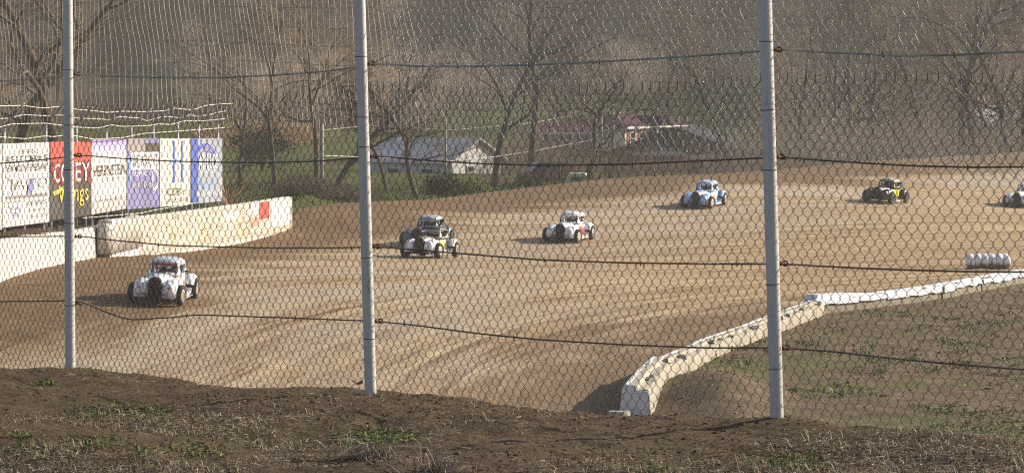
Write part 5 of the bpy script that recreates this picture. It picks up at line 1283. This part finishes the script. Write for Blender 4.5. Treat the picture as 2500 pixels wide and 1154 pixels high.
# the far wood on the hill, one mass
def merge(geos, spots, seed):
    rg = np.random.default_rng(seed); Vs = []; Qs = []; n = 0
    for (x, y, s, k) in spots:
        V, q = geos[k]; a = rg.uniform(0, 6.28); c, s_ = math.cos(a), math.sin(a)
        W_ = V * s; W_ = np.stack([W_[:, 0] * c - W_[:, 1] * s_, W_[:, 0] * s_ + W_[:, 1] * c, W_[:, 2]], -1) + [x, y, gzf(x, y)]
        Vs.append(W_); Qs.append(q + n); n += len(V)
    return np.vstack(Vs), np.vstack(Qs)
def flat(TR, CR):
    V = np.vstack(TR.V + CR.V); Q = []; off = sum(len(v) for v in TR.V)
    Q = TR.Q + [q + off for q in CR.Q]; return V, np.vstack(Q)
far = [flat(*tree_geo(300 + i, H=14, r0=.2, fork=.35, spread=.7, levels=3, limbs=12, dens=1.3)) for i in range(4)]
# fatten the twigs of the far trees a little by construction, not by view: older, thicker twigs
rgn = np.random.default_rng(11); spots = []
while len(spots) < 1100:
    d = 330 + 200 * rgn.random(); px = rgn.uniform(-200, 2700); x, y = at_px(px, d)
    py = HY + F * (CZ - gzf(x, y)) / d
    if 790 < px < 880 and d < 430: continue
    spots.append((x, y, rgn.uniform(0.8, 1.25), rgn.integers(0, 4)))
V, q = merge(far, spots, 12); tag(mesh_np("far_wood", V, q, M_twig, None, False), "hazy leafless wood covering the hill at the top of the picture", "woods", kind="stuff")
# brush: thickets of upright saplings
def brush(name, spots, hgt, mat, label, seed, per=26, rad=1.3):
    rg = np.random.default_rng(seed); P0 = np.array([(x, y, gzf(x, y)) for x, y in spots]); n = len(P0) * per
    base = np.repeat(P0, per, 0) + np.stack([rg.normal(0, rad, n), rg.normal(0, rad, n), np.zeros(n)], -1)
    h = hgt * rg.uniform(0.4, 1.2, n); d = np.stack([rg.normal(0, .42, n), rg.normal(0, .42, n), np.ones(n)], -1)
    st = np.stack([base, base + d * (h * .35)[:, None] + rg.normal(0, .10, (n, 3)), base + d * (h * .7)[:, None] + rg.normal(0, .2, (n, 3)), base + d * h[:, None] + rg.normal(0, .2, (n, 3))], 1)
    V, q = multi_tube(st, np.tile(np.array([[.016, .012, .009, .004]]), (n, 1)), 3); mb = MB(); mb.add(V, q)
    for k in range(4):
        t = rg.uniform(.3, .95, n); seg = np.minimum((t * 3).astype(int), 2); f = t * 3 - seg
        p = st[np.arange(n), seg] * (1 - f)[:, None] + st[np.arange(n), seg + 1] * f[:, None]
        e = p + rg.normal(0, 1, (n, 3)) * (h * .16)[:, None] + np.array([0, 0, .2]) * (h * .5)[:, None]
        V, q = multi_tube(np.stack([p, (p + e) / 2 + rg.normal(0, .05, (n, 3)), e], 1), np.tile(np.array([[.008, .006, .003]]), (n, 1)), 3); mb.add(V, q)
    return tag(mb.build(name, mat), label, "brush", kind="stuff")
rgn = np.random.default_rng(15); sp = []
while len(sp) < 1500:
    px = rgn.uniform(-100, 2600); d = 172 + 260 * rgn.random() ** 0.8; x, y = at_px(px, d); py = HY + F * (CZ - gzf(x, y)) / d
    if open_view(px, py) or (px < 900 and d < 240): continue
    sp.append((x, y))
brush("woodland_brush", sp, 2.9, M_twig, "grey brown undergrowth and saplings below the trees", 16)
sp = []
for px in np.arange(1380, 2620, 9):
    d = 162 + 16 * rgn.random() + (px - 1500) * 0.012; x, y = at_px(px, d)
    if rgn.random() < (0.72 if 1480 < px < 1800 else 0.25): continue
    sp.append((x, max(y, float(y_out(np.array(x / (y + AP)))) + 2)))
brush("bank_brush", sp, 2.2, M_twigd, "low scrub along the outside of the far bank", 17, 30, 0.8)
sp = []
for px in np.arange(712, 905, 9):
    d = 124 + 10 * rgn.random(); sp.append(at_px(px, d))
brush("wall_end_brush", sp, 0.45, M_twigd, "dark weeds and scrub behind the end of the poster wall", 18, 60, 0.5)
# pale thickets on the slope left of and behind the middle post
M_twigl = mat_bark("pale_twig_bark", (0.34, 0.27, 0.20), (0.56, 0.46, 0.35)); sp = []
while len(sp) < 420:
    px = rgn.choice([rgn.normal(760, 90), rgn.normal(1000, 90), rgn.normal(520, 60), rgn.normal(1950, 150), rgn.normal(1540, 60)]); d = rgn.uniform(265, 350); x, y = at_px(px, d); py = HY + F * (CZ - gzf(x, y)) / d
    if 60 < py < 300 and not open_view(px, py): sp.append((x, y))
brush("pale_thicket", sp, 5.0, M_twigl, "pale sunlit thickets of saplings on the slope around the middle post", 29, 22, 1.6)
# straw coloured tall grass
sg = scatter(60000, -30, -14, 250, 280, lambda X, Y: np.exp(-(((X + 22) / 4.5) ** 2 + ((Y - 263) / 8) ** 2) ** 2), 19)
M_straw = mat_blade("broomsedge", [(0.0, (0.30, 0.19, 0.09)), (0.6, (0.46, 0.31, 0.16)), (1.0, (0.60, 0.45, 0.26))])
blades("broomsedge_grass", sg, 1.0, 0.8, 0.04, 0.25, M_straw, 20, "tall straw coloured grass right of the billboards", "tall grass")
sg = scatter(26000, -13, -6, 119, 150, lambda X, Y: np.exp(-(((px_of(X, Y) - 556) / 14) ** 2) ** 2) * 0.5 * (Y < 132), 27)
blades("fence_end_grass", sg, 1.0, 1.3, 0.02, 0.2, M_straw, 28, "tall dead grass standing at the right end of the billboard fence", "tall grass")
sg = scatter(60000, -26, 8, 96, 175, lambda X, Y: np.where(Y > y_out(X / (Y + AP)) + .6, 0.8, 0), 25)
M_lawn = mat_blade("lawn_blades", [(0.0, (0.07, 0.09, 0.03)), (0.6, (0.14, 0.17, 0.05)), (1.0, (0.25, 0.24, 0.11))])
blades("rough_grass", sg, 1.0, 0.14, 0.03, 0.3, M_lawn, 26, "rough green grass beyond the track edge", "grass")
# evergreens and shrubs: clouds of small leaves on a stem
def shrub(px, d, w, h, mat, label, seed, n=2600, cone=False, leaf=0.05, name="shrub", cat="shrub"):
    x, y = at_px(px, d); t = thing(name, label, cat, (x, y, gzf(x, y))); rg = np.random.default_rng(seed)
    nb = 26; bc = rg.normal(0, 1, (nb, 3)); bc /= np.linalg.norm(bc, axis=1)[:, None]; bc *= rg.uniform(.25, .95, nb)[:, None]
    k = rg.integers(0, nb, n); p = bc[k] + rg.normal(0, .17, (n, 3)); p[:, 2] = (p[:, 2] + 1.1) / 2.1
    if cone: f = np.clip(1.05 - p[:, 2], 0.08, 1); p[:, 0] *= f; p[:, 1] *= f
    p = p * [w / 2, w / 2, h]; p[:, 2] = np.maximum(p[:, 2], 0.03)
    nr = rg.normal(0, 1, (n, 3)); a = np.cross(nr, rg.normal(0, 1, (n, 3))); a /= np.linalg.norm(a, axis=1)[:, None]; b = np.cross(nr, a); b /= np.linalg.norm(b, axis=1)[:, None]
    s = leaf * rg.uniform(.6, 1.6, n)[:, None]
    V = np.stack([p - a * s, p + b * s * .5, p + a * s, p - b * s * .5], 1).reshape(-1, 3); q = (np.arange(n) * 4)[:, None] + np.arange(4)
    mesh_np("foliage", V, q, mat, t)
    mb = MB()
    for i in range(5): c = bc[i * 5 % nb] * [w / 2, w / 2, 0]; mb.tube([(0, 0, -.1), (c[0] * .4, c[1] * .4, h * .4), (c[0] * .7, c[1] * .7, h * .75)], [.05, .03, .012], 5)
    mb.build("stem", M_bark, t); return t
M_cedar = mat_blade("cedar_leaves", [(0.0, (0.025, 0.045, 0.015)), (1.0, (0.07, 0.10, 0.035))]); M_forsy = mat_blade("yellow_green_leaves", [(0.0, (0.10, 0.15, 0.03)), (1.0, (0.26, 0.32, 0.07))]); M_bloss = mat_blade("white_blossom", [(0.0, (0.40, 0.36, 0.32)), (1.0, (0.75, 0.72, 0.68))]); M_weedg = mat_blade("bush_leaves", [(0.0, (0.06, 0.10, 0.025)), (1.0, (0.17, 0.22, 0.07))])
shrub(1078, 150, 1.9, 1.75, M_cedar, "dark round evergreen bush beside the pole in front of the pale house", 1, 5200, False)
shrub(1112, 153, 1.3, 1.2, M_cedar, "smaller dark evergreen bush left of the yellow green shrub", 2, 3000)
shrub(1158, 152, 1.6, 1.35, M_forsy, "bright yellow green shrub right of the evergreen bush", 3, 2200, leaf=.045)
shrub(1605, 168, 2.2, 0.9, M_weedg, "low green bush in front of the red shed", 4, 1800)
shrub(1482, 170, 1.2, 1.1, M_weedg, "small green bush below the cream wall of the house", 5, 1500)
shrub(1732, 176, 0.9, 2.0, M_bloss, "narrow shrub covered in white blossom left of the right post", 6, 1500, leaf=.04)
shrub(1290, 168, 1.6, 0.9, M_weedg, "green bush between the two thick trunks", 7, 1400)
shrub(640, 200, 4.2, 3.0, M_cedar, "dark evergreen bush on the lawn beyond the billboards", 8, 4200, leaf=.09)
shrub(1400, 185, 1.8, 0.9, M_weedg, "green bush behind the pale green cart", 9, 1400)
# ------------------------------------------------------------------ houses
M_siding = simple("cream_siding", (0.70, 0.64, 0.50), 0.7, var=0.06, scale=2); M_metal = simple("pale_metal_roof", (0.42, 0.44, 0.48), 0.55, 0.05, var=0.2, scale=.8, dirt=(0.35, 0.30, 0.27, 0.5)); M_whitew = simple("weathered_white_wall", (0.66, 0.66, 0.66), 0.7, var=0.1, scale=1, dirt=(0.4, 0.35, 0.3, 0.5))
M_maroon = simple("maroon_metal_roof", (0.075, 0.014, 0.026), 0.7, var=0.15, scale=1); M_brownw = simple("dark_brown_boards", (0.07, 0.042, 0.033), 0.85, var=0.3, scale=1.5); M_greyr = simple("grey_tin_roof", (0.042, 0.036, 0.037), 0.7, 0.0, var=0.15, scale=1); M_redw = simple("rust_red_boards", (0.10, 0.022, 0.016), 0.8, var=0.3, scale=1.5)
M_glass = simple("dark_window_glass", (0.03, 0.035, 0.045), 0.15, var=0.1, spec=0.6); M_shut = simple("red_brown_shutter", (0.30, 0.10, 0.06), 0.7); M_trim = simple("white_trim", (0.75, 0.73, 0.70), 0.6, var=0.05); M_greyw = simple("grey_boards", (0.22, 0.21, 0.20), 0.8, var=0.2)
def gable(name, label, px, d, rz, L, Wd, hw, hr, wall, roof, cat="house", zb=None, over=0.35, hip=0.0, trim=True):
    """house with its ridge along local x"""
    x, y = at_px(px, d); t = thing(name, label, cat, (x, y, (gzf(x, y) if zb is None else zb)), rz)
    mb = MB(); a, b = L / 2, Wd / 2; e = hip
    mb.add([(-a, -b, -1.5), (a, -b, -1.5), (a, b, -1.5), (-a, b, -1.5), (-a, -b, hw), (a, -b, hw), (a, b, hw), (-a, b, hw), (-a + e, 0, hw + hr - .05), (a - e, 0, hw + hr - .05)],
           [[0, 1, 5, 4], [2, 3, 7, 6]], [[0, 4, 8], [0, 8, 3], [3, 8, 7], [1, 2, 9], [1, 9, 5], [2, 6, 9]] if not hip else [[0, 4, 3], [4, 7, 3], [1, 2, 5], [2, 6, 5]])
    mb.build("wall", wall, t)
    A, B = a + over, b + over; sl = hr / b; zo = hw - sl * over + .03; th = .10; mb = MB()
    for s in (-1, 1):
        V = [(-A, s * B, zo), (A, s * B, zo), (A - (e + over if hip else 0), 0, hw + hr + .03), (-A + (e + over if hip else 0), 0, hw + hr + .03)]
        V += [(v[0], v[1], v[2] + th) for v in V]; qd = [[0, 1, 2, 3], [7, 6, 5, 4], [0, 4, 5, 1], [1, 5, 6, 2], [2, 6, 7, 3], [3, 7, 4, 0]]; mb.add(V, qd)
    if hip:
        for s in (-1, 1):
            V = [(s * A, -B, zo + .002), (s * A, B, zo + .002), (s * (A - e - over), 0, hw + hr + .032)]; V += [(v[0], v[1], v[2] + th) for v in V]; mb.add(V, [[0, 1, 4, 3], [1, 2, 5, 4], [2, 0, 3, 5]], [[0, 2, 1], [3, 4, 5]])
    mb.build("roof", roof, t)
    # fascia
    for s in (-1, 1) if trim else ():
        mb = MB(); mb.box((0, s * (B + .012), zo + .02), (2 * A, .03, .17)); mb.build("fascia", M_trim, t)
    return t
def window(t, c, w_, h_, rz=0.0, shut=None, glass=None):
    """window centred at c on a wall facing local -y turned by rz"""
    M = np.array(Matrix.Rotation(rz, 3, 'Z')); c = np.array(c, float)
    def bx(dx, dy, dz, sx, sy, sz, nm, mt, par):
        mb = MB(); mb.box((dx, dy, dz), (sx, sy, sz)); V = np.vstack(mb.V) @ M.T + c; o = mesh_np(nm, V, np.vstack(mb.Q), mt, par); return o
    wn = bx(0, -.02, 0, w_, .05, h_, "window", glass or M_glass, t)
    mb = MB()
    for dx, dz, sx, sz in ((0, h_ / 2, w_ + .16, .08), (0, -h_ / 2, w_ + .16, .08), (w_ / 2, 0, .08, h_), (-w_ / 2, 0, .08, h_), (0, 0, w_, .05)): mb.box((dx, -.05, dz), (sx, .06, sz))
    V = np.vstack(mb.V) @ M.T + c; mesh_np("frame", V, np.vstack(mb.Q), M_trim, wn)
    if shut:
        for s in (-1, 1): bx(s * (w_ / 2 + .22), -.03, 0, .24, .04, h_ + .1, "shutter", shut, t)
# pale metal house
h1 = gable("pale_house", "long pale house with a big metal roof and bright white gable end", 1060, 196, R(-33), 6.6, 5.6, 1.5, 1.25, M_whitew, M_metal, zb=-0.6)
window(h1, (3.31, -.8, .7), .7, .8, R(90)); window(h1, (-1.2, -2.81, .6), .9, .7); window(h1, (1.4, -2.81, .6), .9, .7)
# maroon roofed house
h2 = gable("maroon_roof_house", "cream house with maroon roof and a small porch gable", 1528, 236, R(54), 8.6, 5.6, 2.05, 0.85, M_siding, M_maroon, zb=P(1500, 372, 236)[2], hip=2.6)
mb = MB(); mb.add([(-.75, -3.4, 2.12), (.75, -3.4, 2.12), (0, -3.4, 2.75), (-.75, -1.0, 2.12), (.75, -1.0, 2.12), (0, -1.0, 2.75)], [[0, 1, 4, 3]], [[0, 2, 1]]); mb.build("porch_gable", M_siding, h2)
mb = MB()
for s in (-1, 1): mb.box((s * .42, -2.4, 2.50), (1.12, 2.9, .08), ry=s * math.atan2(.63, .75))
mb.build("porch_roof", M_maroon, h2)
mb = MB(); mb.box((1.55, -2.83, 1.0), (5.0, .04, 1.9)); mb.build("porch_shade", simple("porch_shade_dark", (0.06, 0.05, 0.045), 0.8), h2)  # dark sheet that paints in the shade under the porch
for xx in (-.8, 1.0, 2.6, 4.1): mb = MB(); mb.box((xx, -3.45, 1.0), (.12, .12, 2.1)); mb.build("porch_post", M_trim, h2)
mb = MB(); mb.box((1.6, -3.35, 2.04), (5.3, 1.0, .10)); mb.build("porch_beam", M_trim, h2)
window(h2, (-3.3, -2.81, 1.15), .75, 1.0, 0, M_shut); window(h2, (-1.8, -2.81, 1.15), .7, 1.0, 0, M_shut)
# left wing, its shade put into the grey wall colour
h2b = gable("shaded_wing", "low left wing of the maroon roofed house, painted grey for shade", 1375, 226, R(8), 3.6, 3.5, 1.9, .55, M_greyw, M_maroon, "shed", zb=P(1380, 385, 226)[2]); window(h2b, (0, -1.76, 1.0), .6, .6)
# brown barn and red shed
h3 = gable("brown_barn", "wide dark brown barn with grey tin roof beside the right post", 1680, 214, R(74), 8.0, 9.6, 0.55, 1.75, M_brownw, M_greyr, "barn", zb=P(1690, 398, 214)[2] + 0.2, over=.12, trim=False)
mb = MB(); mb.box((-4.02, 1.4, .2), (.05, 1.6, 1.6)); mb.build("barn_door", M_greyw, h3)
h4 = gable("red_shed", "low red board shed at the foot of the brown barn", 1592, 196, R(28), 3.9, 2.2, 0.95, .22, M_redw, M_greyr, "shed", zb=P(1590, 412, 198)[2] - .1, over=.05, trim=False)
mb = MB(); mb.box((.9, -1.12, .2), (.7, .05, 1.1)); mb.build("shed_door", M_brownw, h4)
h5 = gable("red_lean_to", "second red shed in the shade of the barn, nearer the right post", 1690, 200, R(28), 1.6, 2.0, 0.75, .2, M_redw, M_greyr, "shed", zb=P(1690, 415, 200)[2] - .1, over=.05, trim=False)
mb = MB(); mb.box((-.2, -1.02, .15), (.5, .05, .9)); mb.build("shed_door", M_brownw, h5)
# pale blue house right
M_bluew = simple("pale_blue_siding", (0.42, 0.50, 0.62), 0.7, var=0.08); q6 = hit(2412, 352, 180); k6 = q6[1] / 262; h6 = gable("pale_blue_house", "pale blue house half hidden by trees at the far right", 2412, q6[1], R(24), 3.6, 3.4, 2.1, 1.1, M_bluew, M_metal, zb=q6[2]); h6.scale = (k6, k6, k6); window(h6, (0, -1.71, 1.3), .7, .9)
# hill houses
q7 = hit(833, 117, 200); q8 = hit(465, 168, 200); q9 = hit(42, 152, 200); q6 = hit(2412, 352, 180); k7, k8, k9, k6 = q7[1] / 380, q8[1] / 330, q9[1] / 335, q6[1] / 262
h7 = gable("hilltop_house", "small white house high on the hill left of the middle post", 833, q7[1], R(24), 3.6, 3.4, 1.1, 0.9, M_whitew, M_metal, zb=q7[2]); h7.scale = (k7, k7, k7); window(h7, (0, -1.71, .5), .6, .6)
h8 = gable("long_trailer_home", "long low mobile home with a pale flat roof on the hillside", 465, q8[1], R(3), 7.0, 3.0, 0.75, .18, M_greyw, M_metal, zb=q8[2]); h8.scale = (k8, k8, k8); window(h8, (-1.5, -1.51, .4), .7, .4); window(h8, (1.5, -1.51, .4), .7, .4)
h9 = gable("hillside_cottage", "small cottage with a pale roof high at the left edge", 42, q9[1], R(8), 2.9, 2.6, 0.9, .35, M_greyw, M_metal, zb=q9[2]); h9.scale = (k9, k9, k9); window(h9, (0, -1.31, .45), .6, .5)
# ------------------------------------------------------------------ poles, wires, parked vehicles
M_polew = simple("grey_wood_pole", (0.30, 0.27, 0.24), 0.85, var=0.25, scale=3)
def pole(px, d, top, r, label, arm=True, base=None):
    x, y = at_px(px, d); z0 = gzf(x, y); zt_ = P(px, top, d)[2]; t = thing("utility_pole", label, "pole", (x, y, z0))
    mb = MB(); mb.tube([(0, 0, -.3), (0, 0, (zt_ - z0) * .5), (0, 0, zt_ - z0)], [r, r * .9, r * .75], 10); mb.build("shaft", M_polew, t, True)
    if arm:
        mb = MB(); mb.box((0, 0, zt_ - z0 - .35), (1.3, .1, .1)); mb.build("crossarm", M_polew, t)
        for s in (-.5, .5): mb = MB(); mb.lathe([(0, 0), (.04, 0), (.05, .06), (.03, .12), (0, .13)], 'z', (s, 0, zt_ - z0 - .30), 8); mb.build("insulator", M_trim, t)
    return t
pole(1467, 205, 262, .16, "left grey pole in front of the maroon roofed house"); pole(1496, 214, 268, .15, "right grey pole in front of the maroon roofed house")
pole(1088, 150, 292, .07, "slim pole rising from the dark evergreen bush", False); pole(786, 140, 300, .11, "pole with a sunlit edge left of the middle post", False)
M_pwire = simple("pale_utility_wire", (0.55, 0.52, 0.47), 0.5)
def swire(pts, r, label):
    a = np.array([P(*p) for p in pts]); tt = np.linspace(0, len(a) - 1, 50); q = np.stack([np.interp(tt, range(len(a)), a[:, k]) for k in range(3)], -1)
    mb = MB(); mb.tube(q, r, 4); return tag(mb.build("overhead_wire", M_pwire), label, "wire")
swire([(520, 410, 140), (640, 396, 140), (786, 380, 140), (905, 384, 146), (1088, 394, 150), (1200, 384, 168), (1300, 369, 185), (1467, 338, 205)], .022, "pale wire running from the left pole up to the maroon roofed house")
swire([(786, 318, 140), (905, 306, 160), (1100, 318, 165), (1300, 300, 185), (1467, 270, 205)], .012, "thin upper wire between the slim pole and the house poles")
# pale green cart, yellow sign, maroon car
M_pgreen = simple("pale_green_paint", (0.50, 0.56, 0.38), 0.5, var=0.1)
x, y = at_px(1410, 160); ct = thing("utility_cart", "pale green cart with a dark window parked beyond the bank", "cart", (x, y, gzf(x, y)), R(-8))
mb = MB(); mb.loft([[(sx * w_, yy, z) for sx, yy in ((-1, -.62), (1, -.62), (1, .7), (-1, .7))] for w_, z in ((.52, .18), (.55, .5), (.54, .85), (.47, 1.12), (.42, 1.18))]); smooth_by_angle(mb.build("body", M_pgreen, ct), 30)
mb = MB(); mb.box((.05, -.60, .90), (.62, .05, .20)); mb.build("window", M_glass, ct); mb = MB(); mb.box((.0, -.635, .50), (.40, .02, .22)); mb.build("purple_badge", M_purple, ct)
for s in (-1, 1):
    for yy in (-.4, .45): mb = MB(); mb.lathe([(.0, -.07), (.15, -.07), (.19, -.04), (.19, .04), (.15, .07), (.0, .07)], 'x', (s * .50, yy, .19), 16); mb.build("wheel", M_tyre, ct, True)
    mb = MB(); mb.lathe([(0, -.0), (.04, 0), (.04, -.02), (0, -.02)], 'y', (s * .38, -.63, .30), 10); mb.build("lamp", M_trim, ct)
x, y = at_px(1461, 163); sg_ = thing("sign_board", "small yellow board with a dark mark beside the pale green cart", "sign", (x, y, gzf(x, y)), R(-5))
mb = MB(); mb.box((0, 0, .72), (.50, .03, .62)); mb.build("panel", M_yel, sg_); mb = MB(); mb.box((.05, -.022, .75), (.13, .012, .36)); mb.build("dark_mark", M_ink, sg_)
for s in (-1, 1): mb = MB(); mb.box((s * .2, .035, .35), (.04, .035, .9)); mb.build("leg", M_polew, sg_)
x, y = at_px(1358, 172); pc = thing("parked_car", "dark red car parked left of the pale green cart", "car", (x, y, gzf(x, y)), R(12)); M_mcar = simple("dark_red_car_paint", (0.16, 0.03, 0.03), 0.35, var=.1)
mb = MB(); mb.loft([[(xx, yy, z) for yy, z in ((-.80, .25), (.80, .25), (.84, .55), (.74, h_), (-.74, h_), (-.84, .55))] for xx, h_ in ((-2.1, .6), (-2.0, .78), (-1.2, .86), (1.0, .86), (1.9, .74), (2.1, .5))]); smooth_by_angle(mb.build("body", M_mcar, pc), 40)
mb = MB(); mb.loft([[(xx * k - .25, yy * (.74 - .12 * (k < .9)), z) for xx, yy in ((-1.35, -1), (1.25, -1), (1.25, 1), (-1.35, 1))] for k, z in ((1, .84), (.72, 1.28), (.66, 1.33))]); smooth_by_angle(mb.build("cabin", M_glass, pc), 30)
for xx in (-1.3, 1.3):
    for s in (-1, 1): mb = MB(); mb.lathe([(0, -.1), (.25, -.1), (.31, -.06), (.31, .06), (.25, .1), (0, .1)], 'y', (xx, s * .76, .31), 16); mb.build("wheel", M_tyre, pc, True)
# ------------------------------------------------------------------ air
m = bpy.data.materials.new("dusty_air"); m.use_nodes = True; nt = m.node_tree; nt.nodes.clear()
pv = nt.nodes.new("ShaderNodeVolumePrincipled"); pv.inputs["Color"].default_value = (0.92, 0.88, 0.83, 1); pv.inputs["Density"].default_value = 0.0005; pv.inputs["Anisotropy"].default_value = 0.3
om = nt.nodes.new("ShaderNodeOutputMaterial"); nt.links.new(pv.outputs[0], om.inputs["Volume"])
mb = MB(); mb.box((0, 270, 31.5), (1100, 700, 73)); hz = mb.build("haze", m); tag(hz, "thin dusty haze over the valley", "haze", kind="stuff")

m = bpy.data.materials.new("track_dust"); m.use_nodes = True; nt = m.node_tree; nt.nodes.clear(); g = G(nt)
mp = g.mapping(g.coord(), (1 / 17.0, 1 / 9.0, 1 / 4.6)); gr = g.n("ShaderNodeTexGradient", gradient_type='SPHERICAL'); nt.links.new(mp, gr.inputs[0])
nz = g.noise(g.coord(), 0.16, 3, 0.6); dn = g.math('MULTIPLY', g.math('MULTIPLY', gr.outputs["Fac"], nz), 0.034)
pv = nt.nodes.new("ShaderNodeVolumePrincipled"); pv.inputs["Color"].default_value = (0.85, 0.74, 0.60, 1); nt.links.new(dn, pv.inputs["Density"])
om = nt.nodes.new("ShaderNodeOutputMaterial"); nt.links.new(pv.outputs[0], om.inputs["Volume"]); m.cycles.volume_step_rate = 4
mb = MB(); mb.box((0, 0, 2.2), (34, 18, 5.2)); du = mb.build("dust_cloud", m); q_ = at_px(2080, 156); du.location = (q_[0], q_[1], 0.6); du.rotation_euler = (0, 0, R(32))
tag(du, "thin brown dust hanging over the far bank of the track", "dust", kind="stuff")
